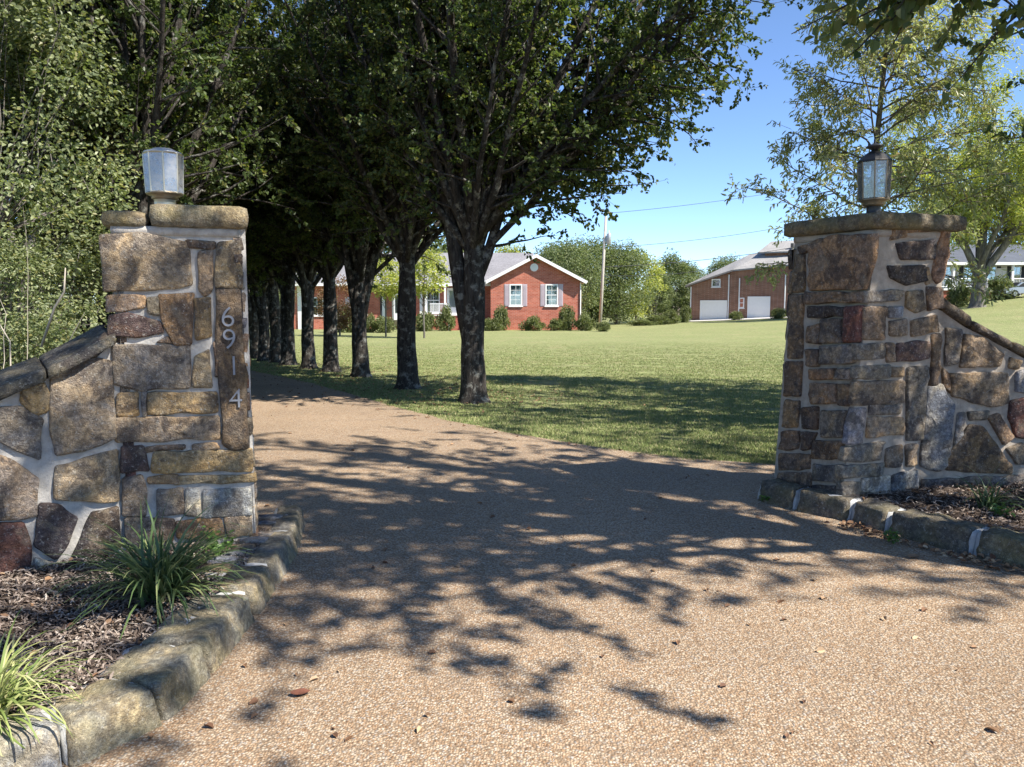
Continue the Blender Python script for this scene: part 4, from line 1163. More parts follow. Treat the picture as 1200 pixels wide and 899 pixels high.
# trees right of the gate, their crowns out of the frame except one hanging bough; they shade the drive
pR = pear(44, 'open', .22, 4.3, 13, spread=1.25, extra=[(4.3, -1.6, .75, 6.0, .03), (4.4, -1.2, .6, 6.5, .03), (4.2, -2.1, .85, 6.2, .03), (4.2, 3.5, .9, 6.6, .03), (4.3, 3.0, .85, 6.8, .03), (4.4, 3.9, .8, 6.8, .03), (4.4, 4.3, .75, 7.2, .03), (4.3, -1.9, .95, 7.0, .03), (4.4, 3.7, .6, 8.0, .03), (4.4, 4.15, .55, 8.2, .03), (4.5, 4.5, .62, 8.0, .03), (4.5, -1.75, .45, 8.4, .03)], fill=.46)
SG2 = 'pear trees standing right of the gate'
pT = pear(55, 'open', .2, 2.8, 17, spread=1.2, fill=.34)
R0 = Vector((5.15, 3.3, 0))
def bough(t, pts, sublen, nsub, nlf, r0):
    r = t.rng
    t.b.tube(pts, [r0 * .6 * (1 - i / (len(pts) + .4)) + .003 for i in range(len(pts))], 7)
    for k in range(nsub):
        u, d = along(pts, .42 + .58 * (k + r.random()) / nsub)
        sp = curve(u, (side_dir(d, r.uniform(.4, 1.0), r) + Vector((0, 0, -.12))), sublen * r.uniform(.4, 1.1), 5, r, .12, -.05)
        t.b.tube(sp, [.007 * (1 - i / 6) + .0015 for i in range(6)], 4, False)
        t.twig_leaves(sp, nlf, .1, .035, -.35)
bough(pR, [Vector((0, 0, 3.3)), Vector((-.9, .4, 4.2)), Vector((-1.7, .7, 4.25)), Vector((-2.4, .8, 3.8)), Vector((-2.8, .95, 3.45)), Vector((-3.05, 1.05, 3.2))], .7, 40, 16, .05)
bough(pR, [Vector((0, 0, 3.6)), Vector((-.7, .7, 4.4)), Vector((-1.4, 1.1, 4.2)), Vector((-1.8, 1.3, 3.7)), Vector((-2.1, 1.45, 3.3))], .65, 22, 14, .05)
tR = pR.build('pear_tree', R0, 'pear tree right of the gate whose leafy bough hangs in at the top right', 'tree', PG, M['pear_bark'], M['pear_leaf'], .075, .06)

tT = pT.build('pear_tree', Vector((8.5, 3.4, 0)), 'pear tree right of the gate, out past the wing wall', 'tree', SG2, M['pear_bark'], M['pear_leaf'], .075, .058)
for (x, y, rz, sc, src, lab) in [(9.8, 9.0, 2.5, 1.05, tT, 'pear tree right of the gate, deeper in the lawn'), (7.7, 8.3, 3.3, (.95, .95, 1.1), tT, 'pear tree right of the gate, closest behind the wing wall'), (11.0, 10.4, 5.0, 1.0, tT, 'pear tree right of the gate, just behind the deeper one'), (12.2, 8.8, 4.0, 1.1, tT, 'pear tree right of the lawn beyond the others')]:
    copy_tree(src, Vector((x, y, tz(x, y))), rz, sc, lab)

# ------------------------------------------------------------------ woodland on the left
WG = 'woodland trees left of the drive'
w1 = bushy(51, 9.0, 3.0, .7, 80, 34000, .12, clump=.72)
w2 = bushy(52, 8.0, 3.3, .5, 80, 34000, .11, multi=3, clump=.72)
w3 = bushy(53, 3.9, 1.7, .2, 60, 17000, .04, multi=4, clump=.6)
def wp(x, y): return Vector((x, y, tz(x, y) - .03))
a = w1.build('woodland_tree', wp(-8.3, 12.2), 'pale leafy woodland tree rising behind the left wing wall', 'tree', WG, M['grey_bark'], M['wood_leaf'], .058, .036)
b = w2.build('woodland_tree', wp(-10.5, 14.2), 'dense many-stemmed woodland tree deeper behind the left wing wall', 'tree', WG, M['grey_bark'], M['wood_leaf'], .06, .036)
c = w3.build('woodland_shrub', wp(-5.2, 7.6), 'sunlit leafy shrub just over the left wing wall coping', 'shrub', 'woodland shrubs left of the drive', M['grey_bark'], M['wood_leaf'], .058, .034)
c.scale = (.62, .62, .6)
w4 = bushy(54, 6.2, 1.55, .2, 80, 24000, .05, multi=3, clump=.6)
d = w4.build('woodland_tree', wp(-5.75, 8.8), 'sunlit young woodland tree at the left edge behind the bare vines', 'tree', WG, M['grey_bark'], M['wood_leaf'], .052, .036)
copy_tree(d, wp(-6.3, 10.3), 2.0, (1.0, 1.0, .95), 'sunlit young woodland tree between the left edge and the lantern pear')
copy_tree(d, wp(-7.8, 10.2), 4.0, (1.2, 1.2, 1.2), 'tall young woodland tree filling the far left edge')
for (x, y, rz, sc, src, lab) in [(-12.6, 12.2, 1.0, 1.1, a, 'tall pale woodland tree at the far left edge'),
     (-13.2, 18.2, 2.2, 1.15, a, 'woodland tree behind the third pear of the left row'), (-16.0, 22.5, .6, 1.2, b, 'woodland tree behind the fifth pear of the left row'),
     (-19.5, 27.5, 3.1, 1.25, a, 'woodland tree beyond the end of the left row'), (-16.0, 17.0, 4.0, 1.3, b, 'woodland tree filling the gap deep in the left woods'),
     (-22.0, 21.5, 5.0, 1.4, a, 'large woodland tree deep in the left woods'), (-16.8, 36.0, .9, 1.1, b, 'bright leafy tree closing the far end of the driveway'),
     (-13.0, 39.0, 2.0, 1.0, a, 'bright slender tree beyond the end of the right row'), (-22.0, 37.0, 1.5, 1.3, a, 'woodland tree left of the driveway bend'), (-19.5, 43.0, 2.7, 1.3, b, 'woodland tree far behind the driveway bend'), (-27.0, 34.0, 4.4, 1.4, b, 'broad woodland tree beyond the bend, deep at left')]:
    copy_tree(src, wp(x, y), rz, sc, lab)

def vines():
    r = random.Random(8); o = empty('vine_tangle', wp(-3.75, 5.75), 'bare pale vine stems tangled in the brush at the left edge', 'vine'); mb = MB()
    for k in range(26):
        p = Vector((-3.85 + r.gauss(0, .22), 5.8 + r.gauss(0, .15), 0.0)); d = Vector((r.gauss(0, .3), r.gauss(0, .2), 1))
        pts = curve(p, d, r.uniform(1.6, 2.5), 9, r, .2, -.02 if k % 3 else -.16)
        q = r.uniform(.004, .011); mb.tube(pts, [q * (1 - i / 12) for i in range(10)], 5, False)
    p = Vector((-3.6, 6.0, 1.2)); mb.tube([p, p + Vector((.12, 0, .3)), p + Vector((.2, 0, .42)), p + Vector((.22, 0, .6))], [.010, .009, .007, .004], 6)
    mb.build('stems', M['dead_twig'], o, True)
vines()

# ------------------------------------------------------------------ willow oak behind the right pillar
def willow_oak():
    t = Tree(71); r = t.rng
    base = Vector((0, 0, 0)); H = 8.2
    pts = [Vector((.028 * z * 1.0 + .03 * math.sin(z * 1.3), .02 * math.cos(z), z)) for z in np.linspace(-.1, H, 16)]
    t.b.tube(pts, [.075 * (1 - i / 17) + .006 for i in range(16)], 9)
    for k in range(64):
        z = 2.15 + (H - 2.35) * (k / 64) ** .9; f = (z - 2.15) / (H - 2.15)
        az = k * 2.39996 + r.uniform(-.4, .4)
        L = (1.9 * (1 - f) ** .6 + .3) * r.uniform(.75, 1.15)
        el = .06 + .70 * f + r.uniform(-.15, .2)
        d = Vector((math.cos(az) * math.cos(el), math.sin(az) * math.cos(el), math.sin(el)))
        p, _ = along(pts, (z + .1) / (H + .1))
        t.limb(p, d, L, .012 + .012 * (1 - f), 10, .55, 4, 10, lift=.0, wob=.1, t0=.15, sides=5, spread=.03, droop=-.5, twl=(.15, .35), sub_lift=-.03)
    g = AT(1006, 470, 13.4)
    return t.build('willow_oak', Vector((g.x, g.y, tz(g.x, g.y))), 'slender young oak with narrow pale leaves behind the lantern with the finial', 'tree', None, M['oak_bark'], M['oak_leaf'], .10, .030)
willow_oak()

# ------------------------------------------------------------------ far trees
FG = 'trees behind the houses'
big = bushy(81, 24, 8.5, 5.0, 80, 22000, .62, clump=.8)
def big_tree():
    t = Tree(82); r = t.rng
    flare(t.b, .62, 3.0, r, lean=(.02, 0))
    forks = [((0, 0, 2.4), (-.33, .1, 1), 15, .34), ((0, 0, 2.8), (.02, 0, 1), 18, .40), ((0, 0, 2.2), (.40, -.1, 1), 15, .36), ((0, 0, 3.0), (.1, .4, 1), 14, .28), ((0, 0, 3.0), (-.7, 0, 1), 11, .24), ((0, 0, 3.2), (.8, .1, 1), 11, .24), ((0, 0, 3.4), (.1, -.6, 1), 11, .22)]
    for p, d, L, r0 in forks:
        pts = t.limb(Vector(p), Vector(d), L, r0, 34, 4.8, 9, 26, lift=.02, wob=.06, t0=.22, sides=8, spread=.25, droop=-.3, twl=(.7, 1.6), sub_lift=-.05)
    g = GT(1146, 350)
    g = AT(1146, 349, 66); g.z = tz(g.x, g.y) - .1
    return t.build('shade_tree', g, 'large yellow-green shade tree with forked trunk before the white house', 'tree', None, M['grey_bark'], M['lime_leaf'], .22, .11)
big_tree()
f1 = bushy(91, 8.6, 3.9, .6, 80, 16000, .16, clump=.8); f2 = bushy(92, 7.6, 2.6, .5, 60, 12000, .12, clump=.8)
def far(px, Y, dz=0):
    d = ray(px, 380); x = d.x / d.y * Y; return Vector((x, Y, tz(x, Y) - .1 + dz))
t1 = f1.build('broadleaf_tree', far(692, 80), 'broad green tree behind the utility pole', 'tree', FG, M['grey_bark'], M['far_leaf'], .20, .12)
t2 = f2.build('broadleaf_tree', far(787, 92), 'pointed dark green tree left of the tan brick house', 'tree', FG, M['grey_bark'], M['far_leaf'], .20, .12)
t3 = bushy(93, 7.6, 2.8, .6, 50, 8000, .12).build('broadleaf_tree', far(745, 84), 'yellow-green tree between the utility pole and the pointed tree', 'tree', FG, M['grey_bark'], M['lime_leaf'], .20, .12)
for (px, Y, src, rz, sc, lab) in [(664, 74, t1, 1, .92, 'green tree at the right corner of the red brick house'), (722, 80, t1, 2.2, .95, 'leafy tree right of the utility pole'),
     (768, 88, t2, 1.0, .75, 'small dull green tree left of the pointed one'), (598, 78, t3, 2.0, 1.02, 'light tree showing over the red brick house roof'), (652, 86, t1, 3.0, 1.0, 'tree whose top shows just past the brick gable'),
     (800, 112, t1, 4.0, .9, 'distant tree beyond the board fence'), (470, 76, t1, 2.5, 1.2, 'tree behind the shaded end of the red brick house'), (400, 78, t2, .5, 1.4, 'tall tree behind the left end of the red brick house'), (540, 80, t1, 5.5, 1.0, 'tree behind the porch roof of the red brick house'),
     (1092, 96, t1, .7, 1.3, 'green tree behind the white house porch'), (1180, 104, t1, 1.9, 1.5, 'tall green tree behind the white house roof'), (960, 112, t1, 2.9, 1.3, 'tree behind the tan brick house'), (1240, 96, t1, 5, 1.5, 'green tree at the right edge behind the white house'), (330, 84, t1, 4, 1.4, 'green tree beyond the far end of the pear rows'), (850, 125, t1, 1.2, 1.0, 'distant tree behind the tan brick gable')]:
    copy_tree(src, far(px, Y), rz, sc, lab)
yt = bushy(95, 4.7, 1.3, 2.5, 30, 3600, .05).build('ornamental_tree', far(497, 42), 'small yellow-green tree standing in for lit pear foliage before the red brick porch', 'tree', 'ornamental trees before the red brick house', M['grey_bark'], M['lime_leaf'], .13, .09)  # added tree and its copy stand in for sunlit low pear branches
copy_tree(yt, far(452, 44), 2.0, .95, 'small yellow-green tree standing in for lit pear foliage near the white downspout')
bushy(96, 3.6, 1.3, .8, 30, 3500, .05).build('ornamental_tree', far(398, 46), 'small rust-leaved tree before the red brick wall', 'tree', 'ornamental trees before the red brick house', M['grey_bark'], M['rust_leaf'], .12, .08)
sh = bushy(97, 1.0, .75, .02, 26, 3500, .02)
SG = 'clipped shrubs in front of the houses'
s0 = sh.build('round_shrub', far(625, 57.6), 'broad leafy shrub under the brick gable between its windows', 'shrub', SG, M['grey_bark'], M['shrub_leaf'], .11, .07)
for (px, Y, rz, sc, lab) in [(587, 58.2, 1, (.8, .8, 1.6), 'upright dark shrub under the left gable window'), (664, 58.2, 2, (.75, .75, 1.6), 'upright shrub at the right corner of the gable'), (685, 57.4, 3, (.85, .85, 1.1), 'rounded shrub just past the brick house corner'),
    (652, 57.8, 4, (.8, .8, .8), 'low shrub beside the upright corner shrub'), (707, 55, 5, (.62, .62, .62), 'small ball shrub near the utility pole'), (575, 57.6, 2, (1, .9, .8), 'low shrub at the left foot of the gable wall'),
    (523, 57.2, .4, (.8, .8, 1.6), 'tall shrub beside the white porch steps'), (498, 56.5, 1.4, (1.1, 1, 1.2), 'wide bright shrub below the porch railing'), (449, 52.5, 2.4, (.9, .9, .95), 'ball shrub at the foot of the white downspout'), (405, 53, 3.4, (1.4, 1, 1.5), 'dark shrub before the shaded brick wall'), (434, 53, .9, (.6, .6, 1.1), 'narrow shrub left of the downspout'),
    (785, 76, .2, (1.3, 1.3, 1.2), 'rounded shrub before the board fence'), (803, 80, 1.2, (.8, .8, 1.5), 'dark shrub at the left corner of the tan brick house'), (770, 74, 2.2, (1.6, 1.2, .8), 'low spreading shrub in the bed left of the garages'), (752, 72, 3.1, (1.5, 1.2, .55), 'grassy low shrub at the edge of the far bed'),
    (912, 76, 1.2, (1.1, 1.0, .9), 'dark shrub right of the second garage door'), (862, 79.4, 1.9, (.8, .8, .8), 'small shrub between the two garage doors'),
    (1122, 70, .5, (1.5, 1.3, 1.7), 'dark round shrub left of the forked shade tree'), (1176, 74, 2.6, (1.2, 1.1, 1.7), 'leafy shrub beside the white porch stairs'), (1166, 75.5, 4.6, (1.0, 1.0, 1.9), 'dark shrub under the white house windows')]:
    copy_tree(s0, far(px, Y, .05), rz, sc, lab)
# ------------------------------------------------------------------ houses
def quad(m, a, b, c, d, th=.0, mat=None):
    n = (Vector(b) - Vector(a)).cross(Vector(d) - Vector(a)).normalized() * th
    m.prism([a, b, c, d], n)
def win(parent, O, ux, nrm, x, z, w, h, frame=.09, muntin=(1, 2), pane_mat='blind', proud=.05, shutter=None, sw=.36, name='window'):
    """window on a wall: O wall origin, ux along the wall, nrm outward"""
    P = lambda a, b, c: O + ux * a + Vector((0, 0, b)) + nrm * c
    def bar(m, x0, x1, z0, z1, d0, d1): m.prism([P(x0, z0, d0), P(x1, z0, d0), P(x1, z1, d0), P(x0, z1, d0)], nrm * (d1 - d0))
    m = MB()
    bar(m, x - w / 2, x - w / 2 + frame, z, z + h, .004, proud); bar(m, x + w / 2 - frame, x + w / 2, z, z + h, .004, proud)
    bar(m, x - w / 2 + frame, x + w / 2 - frame, z, z + frame, .004, proud); bar(m, x - w / 2 + frame, x + w / 2 - frame, z + h - frame, z + h, .004, proud)
    iw, ih = w - 2 * frame, h - 2 * frame
    for i in range(1, muntin[0] + 1):
        if muntin[0] > 1 or True:
            xx = x - iw / 2 + iw * i / (muntin[0] + 1); bar(m, xx - .012, xx + .012, z + frame, z + h - frame, .012, .032)
    for i in range(1, muntin[1] + 1):
        zz = z + frame + ih * i / (muntin[1] + 1); q = .03 if i * 2 == muntin[1] + 1 else .013
        bar(m, x - iw / 2, x + iw / 2, zz - q, zz + q, .010, .036)
    bar(m, x - w / 2 - .06, x + w / 2 + .06, z - .08, z - .002, .004, proud + .04)
    f = m.build(name, M['white'], parent)
    m = MB(); bar(m, x - iw / 2 - .01, x + iw / 2 + .01, z + frame - .01, z + h - frame + .01, .002, .008); m.build('blind' if pane_mat == 'blind' else 'room_shade', M[pane_mat], f)
    m = MB(); bar(m, x - iw / 2 - .005, x + iw / 2 + .005, z + frame - .005, z + h - frame + .005, .014, .020); m.build('pane', M['window_glass'], f)
    if shutter:
        for s in (-1, 1):
            m = MB(); c = x + s * (w / 2 + sw / 2 + .03)
            bar(m, c - sw / 2, c + sw / 2, z - .02, z + h, .004, .03)
            k = int(h / .09)
            for i in range(k): bar(m, c - sw / 2 + .05, c + sw / 2 - .05, z + .05 + i * (h - .1) / k, z + .05 + (i + .62) * (h - .1) / k, .0305, .045)
            m.build('shutter', M[shutter], parent)

def red_house():
    Y = 60.0
    X0 = AT(575, 360, Y).x; X1 = AT(681, 360, Y).x
    ze = AT(600, 329.5, Y).z; zp = AT(628, 301.5, Y).z; zb = -1.1
    ux = Vector((1, 0, 0)); nr = Vector((0, -1, 0)); D = 13
    o = empty('brick_house', (X0, Y, zb), 'red brick ranch house with white-edged gable and porch', 'house', 'houses beyond the lawn')
    xm = (X0 + X1) / 2
    YM = 62.2; XL = AT(338, 360, YM).x; zem = AT(520, 334, YM - .8).z
    m = MB(); m.prism([(X0, Y, zb), (X1, Y, zb), (X1, Y, ze), (xm, Y, zp), (X0, Y, ze)], (0, D, 0)); w = m.build('gable_wall', M['red_brick'], o)
    m = MB(); m.box(((XL + X0) / 2 - .002, YM + 4.5, (zb + zem) / 2), (X0 - XL, 9, zem - zb)); m.build('wall', M['red_brick'], o)
    # gable roof: two slabs with overhang
    sl = (zp - ze) / (xm - X0); ovx = .35; ovy = .45
    for s in (-1, 1):
        xe = X0 - ovx if s < 0 else X1 + ovx
        za = ze - sl * ovx + .10
        m = MB(); m.prism([(xe, Y - ovy, za), (xm, Y - ovy, zp + .10), (xm, Y + D, zp + .10), (xe, Y + D, za)], (0, 0, .11)); m.build('gable_roof', M['shingle'], o)
        m = MB(); m.prism([(xe - s * .0, Y - ovy - .03, za - .14), (xm, Y - ovy - .03, zp - .04), (xm, Y - ovy - .03, zp + .215), (xe, Y - ovy - .03, za + .115)], (0, .028, 0)); m.build('rake_board', M['white'], o)
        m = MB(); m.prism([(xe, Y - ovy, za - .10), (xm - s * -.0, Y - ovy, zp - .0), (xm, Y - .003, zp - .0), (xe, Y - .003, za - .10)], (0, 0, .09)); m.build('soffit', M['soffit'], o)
        m = MB(); m.box((xe + s * .05, Y + D / 2 - .2, za + .04), (.12, D, .14)); m.build('gutter', M['white'], o)
    # main roof: ridge along x
    zr = AT(545, 298, YM + 4.5).z
    for s in (-1, 1):
        ya = YM - .9 if s < 0 else YM + 9.9
        m = MB(); m.prism([(XL - .4, ya, zem), (xm, ya, zem), (xm, YM + 4.5, zr), (XL - .4, YM + 4.5, zr)], (0, 0, .12)); m.build('main_roof', M['shingle'], o)
    m = MB(); m.prism([(XL, YM, zem), (XL, YM + 9, zem), (XL, YM + 4.5, zr - .05)], (-.05, 0, 0)); m.build('end_gable', M['white'], o)
    m = MB(); m.box(((XL + X0) / 2, YM - .93, zem + .02), (X0 - XL + .2, .1, .2)); m.build('gutter', M['white'], o)
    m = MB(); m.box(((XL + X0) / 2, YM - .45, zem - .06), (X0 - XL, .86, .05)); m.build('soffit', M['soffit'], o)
    # gable windows, vent, corner trim
    O = Vector((0, Y, 0))
    for px in (604.5, 646.5):
        a = AT(px, 358.5, Y); t = AT(px, 333, Y); win(o, O, ux, nr, a.x, a.z, .98, t.z - a.z, .10, (1, 3), 'blind', .06, 'lilac', .34)
    c = AT(626, 313.5, Y)
    m = MB(); n = 24
    m.prism([(c.x + .30 * math.cos(2 * PI * k / n), Y - .004, c.z + .30 * math.sin(2 * PI * k / n)) for k in range(n)], (0, -.05, 0)); v = m.build('round_vent', M['white'], o)
    m = MB()
    for k in range(-3, 4): m.box((c.x, Y - .062, c.z + k * .06), (2 * math.sqrt(max(.001, .22 ** 2 - (k * .06) ** 2)), .012, .035))
    m.build('louvre', M['white'], v)
    m = MB(); m.tube([(X1 - .06, Y - .06, ze - .1), (X1 - .06, Y - .06, zb + .3), (X1 - .06, Y - .22, zb + .22)], .045, 8); m.build('downspout', M['white'], o)
    # porch
    pz = AT(500, 370, YM - .8).z; px0, px1 = AT(497, 360, YM - 1).x, AT(560, 360, YM - 1).x
    m = MB(); m.box(((px0 + px1) / 2, YM - .9, (pz + zb) / 2), (px1 - px0, 1.8, pz - zb)); m.build('porch_base', M['red_brick'], o)
    m = MB(); m.box(((px0 + px1) / 2, YM - .93, pz + .03), (px1 - px0 + .1, 1.9, .06)); m.build('porch_floor', M['concrete'], o)
    for p in (499, 521.5):
        x = AT(p, 350, YM - 1.75).x; m = MB(); m.box((x, YM - 1.7, (pz + .06 + zem) / 2), (.14, .14, zem - pz - .06)); m.box((x, YM - 1.7, pz + .14), (.2, .2, .14)); m.box((x, YM - 1.7, zem - .12), (.2, .2, .14)); m.build('porch_post', M['white'], o)
    xa, xb = AT(503.5, 350, YM - 1.75).x, AT(520, 350, YM - 1.75).x
    m = MB(); m.box(((xa + xb) / 2, YM - 1.7, pz + .92), (xb - xa, .08, .08)); m.box(((xa + xb) / 2, YM - 1.7, pz + .18), (xb - xa, .06, .06))
    for k in range(12): m.box((xa + (xb - xa) * (k + .5) / 12, YM - 1.7, pz + .55), (.035, .035, .68))
    m.build('porch_railing', M['white'], o)
    xs = AT(522.5, 360, YM - 1.8).x
    for i in range(6):
        m = MB(); z = pz - .17 * (i + 1); m.box((xs + .75, YM - 1.95 - .28 * i - .0, (z + zb) / 2), (1.3, .28, z - zb)); m.build('step', M['brick_step'], o)
    for dx in (0, 1.5):
        a = Vector((xs + dx, YM - 1.8, pz)); b = Vector((xs + dx + .35, YM - 3.6, pz - 1.05))
        m = MB(); m.tube([a + Vector((0, 0, .95)), b + Vector((0, 0, .95))], .045, 6); m.tube([a + Vector((0, 0, .2)), b + Vector((0, 0, .2))], .035, 6)
        for k in range(10): q = a.lerp(b, (k + .5) / 10); m.tube([q + Vector((0, 0, .2)), q + Vector((0, 0, .95))], .018, 5)
        m.box(b + Vector((0, 0, .5)), (.11, .11, 1.15)); m.build('stair_railing', M['white'], o)
    O2 = Vector((0, YM, 0))
    a = AT(508, 366, YM); t = AT(508, 338, YM); win(o, O2, ux, nr, a.x, a.z, 1.0, t.z - a.z, .07, (1, 1), 'dark_room')
    xd = AT(531, 350, YM).x; m = MB(); m.box((xd, YM - .03, pz + .06 + 1.05), (.95, .06, 2.1)); d = m.build('front_door', M['white'], o); m = MB(); m.box((xd, YM - .064, pz + 1.3), (.6, .01, 1.3)); m.build('pane', M['window_glass'], d)
    # trim further left: white downspout with its dark shadow gap, a bay and corner boards
    for p, w_ in ((449.5, .22), (493.5, .22), (351, .3)):
        x = AT(p, 360, YM - .1).x; m = MB(); m.box((x, YM - .06, (zb + zem) / 2), (w_, .11, zem - zb)); m.build('corner_board', M['white'], o)
    x = AT(446.5, 360, YM - .1).x; m = MB(); m.tube([(x, YM - .09, zem), (x, YM - .09, zb + .2)], .07, 8); m.build('downspout', M['dark_room'], o)  # dark tube painted in as the shadow gap beside the white strip
    xb0, xb1 = AT(457.5, 350, YM - .7).x, AT(474, 350, YM - .7).x; z0, z1 = AT(465, 375, YM - .7).z, AT(465, 341, YM - .7).z
    m = MB(); m.prism([(xb0, YM, z0), (xb0 + .25, YM - .7, z0), (xb1 - .25, YM - .7, z0), (xb1, YM, z0)], (0, 0, z1 - z0)); b = m.build('bay_window', M['white'], o)
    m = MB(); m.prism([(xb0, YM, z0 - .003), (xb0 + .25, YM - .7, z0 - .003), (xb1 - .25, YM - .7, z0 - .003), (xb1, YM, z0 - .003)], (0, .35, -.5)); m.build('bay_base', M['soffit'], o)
    m = MB(); m.box(((xb0 + xb1) / 2, YM - .71, (z0 + z1) / 2 + .1), ((xb1 - xb0) * .32, .02, (z1 - z0) * .6)); m.build('pane', M['window_glass'], b)
    for p in (372, 418):
        a = AT(p, 370, YM); win(o, O2, ux, nr, a.x, a.z, 1.0, 1.45, .08, (1, 1), 'dark_room', .05, 'lilac', .34)
    m = MB(); m.box((AT(430, 300, YM + 5).x, YM + 5, zr + .1), (.9, .7, 1.6)); m.build('chimney', M['red_brick'], o)
red_house()

def tan_house():
    A = AT(808, 378, 86); B = AT(940, 374, 80)
    A.z = B.z = 0
    ux = (B - A).normalized(); nr = Vector((ux.y, -ux.x, 0)); bk = -nr
    if nr.y > 0: nr, bk = bk, nr
    zb = -1.6; W = (B - A).length
    o = empty('brick_house', A + Vector((0, 0, zb)), 'two-storey tan brick house with two white garage doors', 'house', 'houses beyond the lawn')
    zA = lambda px, py: AT(px, py, 86 + (px - 808) / 132 * -6).z
    ze = zA(808, 335); Z = lambda v, z: Vector((v.x, v.y, z))
    def wx(px):
        d = ray(px, 360); d2 = Vector((d.x, d.y, 0)); # intersect with wall line in plan
        den = d2.x * ux.y - d2.y * ux.x
        return (A.y * d2.x - A.x * d2.y) / -(den) if False else ((d2.y * A.x - d2.x * A.y) / (d2.x * ux.y - d2.y * ux.x))
    P = lambda s, z, c=0.0: A + ux * s + nr * c + Vector((0, 0, z))
    z2 = zA(858, 318); s2 = wx(858); z3 = zA(935, 310)
    m = MB(); m.prism([P(0, zb), P(W, zb), P(W, z3), P(s2, z2), P(0, ze)], bk * 12); m.build('wall', M['tan_brick'], o)
    # long grey roof sweeping up from the low corner
    a, b, e = P(-.45, ze - .12, .35), P(s2, z2 - .02, .35), P(W + .4, z3, .35)
    c, d, d2 = P(wx(866), zA(866, 298.5), -3.4), P(wx(890), zA(890, 293), -3.4), P(W + .4, zA(935, 291), -3.4)
    m = MB(); m.prism([a, b, c], (0, 0, .16)); m.prism([b, d, c], (0, 0, .16)); m.prism([b, e, d2, d], (0, 0, .16)); m.build('garage_roof', M['shingle_light'], o)
    m = MB(); m.prism([c, d, d + bk * 8, c + bk * 8], (0, 0, .12)); m.prism([a, c, c + bk * 8, a + bk * 8], (0, 0, .12)); m.build('rear_roof', M['shingle_light'], o)
    m = MB(); m.prism([a + nr * .02, b + nr * .02, b + nr * .02 + Vector((0, 0, .17)), a + nr * .02 + Vector((0, 0, .17))], nr * .03); m.build('eave_board', M['soffit'], o)
    s0, s1 = wx(884), wx(960); zt = zA(890, 281.5); zl = zA(890, 296)
    m = MB(); m.prism([P(s0 + .4, zb, -2.2), P(s1, zb, -2.2), P(s1, zl + .3, -2.2), P(s0 + .4, zl + .3, -2.2)], bk * 8); m.build('upper_wall', M['tan_brick'], o)
    m = MB(); m.prism([P(s0 - .3, zl, -1.8), P(s1 + .3, zl, -1.8), P(s1 + .3, zt, -4.4), P(s0 + .5, zt, -4.4)], (0, 0, .15)); m.build('upper_roof', M['shingle_light'], o)
    m = MB(); m.box(P(wx(920), zl + .75, -2.4), (.25, .25, .5)); m.build('roof_vent', M['black_paint'], o)
    # garage doors
    for (p0, p1, yt, yb) in ((820.5, 852, 352, 377.5), (876, 902.5, 347.5, 375.5)):
        x0, x1 = wx(p0), wx(p1); z1 = zA((p0 + p1) / 2, yt); z0 = zA((p0 + p1) / 2, yb)
        m = MB(); m.prism([P(x0 + .16, z0 - .5, .002), P(x1 - .16, z0 - .5, .002), P(x1 - .16, z1 - .16, .002), P(x0 + .16, z1 - .16, .002)], nr * .02); d = m.build('garage_door', M['white'], o)
        m = MB()
        for k in range(4):
            za = z0 + (z1 - .16 - z0) * k / 4; zz = z0 + (z1 - .16 - z0) * (k + 1) / 4
            n = 4
            for j in range(n):
                xa = x0 + .2 + (x1 - x0 - .4) * j / n; xb = x0 + .2 + (x1 - x0 - .4) * (j + 1) / n
                m.prism([P(xa + .06, za + .06, .023), P(xb - .06, za + .06, .023), P(xb - .06, zz - .06, .023), P(xa + .06, zz - .06, .023)], nr * .012)
        m.build('door_panel', M['white'], d)
        m = MB(); m.prism([P(x0, z0 - .5, .002), P(x0 + .16, z0 - .5, .002), P(x0 + .16, z1, .002), P(x0, z1, .002)], nr * .08); m.prism([P(x1 - .16, z0 - .5, .002), P(x1, z0 - .5, .002), P(x1, z1, .002), P(x1 - .16, z1, .002)], nr * .08)
        m.prism([P(x0 + .16, z1 - .16, .002), P(x1 - .16, z1 - .16, .002), P(x1 - .16, z1, .002), P(x0 + .16, z1, .002)], nr * .08); m.build('door_frame', M['white'], o)
    a = zA(838, 336.5); win(o, A, ux, nr, wx(838.5), a, .95, zA(838, 327) - a, .10, (1, 0), 'dark_room', .07)
    a = zA(869, 361); win(o, A, ux, nr, wx(869), a, .55, zA(869, 349) - a, .10, (0, 1), 'dark_room', .07)
    for p, y0 in ((809.5, 336), (853.5, 322), (866, 326), (919.5, 322)):
        m = MB(); m.tube([P(wx(p), zA(p, y0), .08), P(wx(p), zb + .4, .08)], .06, 8); m.build('downspout', M['white'], o)
    # concrete apron
    V = []
    for s, c in ((-1.2, .1), (W + 3, .1), (W + 3, 5.2), (-1.2, 4.6)):
        q = P(s, 0, c); V.append((q.x, q.y))
    n = 12; VV = []
    for j in range(n + 1):
        for i in range(n + 1):
            f, g2 = i / n, j / n
            x = (V[0][0] * (1 - f) + V[1][0] * f) * (1 - g2) + (V[3][0] * (1 - f) + V[2][0] * f) * g2
            y = (V[0][1] * (1 - f) + V[1][1] * f) * (1 - g2) + (V[3][1] * (1 - f) + V[2][1] * f) * g2
            VV.append((x, y, tz(x, y) + .06))
    tag(np_obj('garage_forecourt', VV, [np.array([(j * (n + 1) + i, (j + 1) * (n + 1) + i, (j + 1) * (n + 1) + i + 1, j * (n + 1) + i + 1) for j in range(n) for i in range(n)])], M['concrete']), kind='structure')
tan_house()

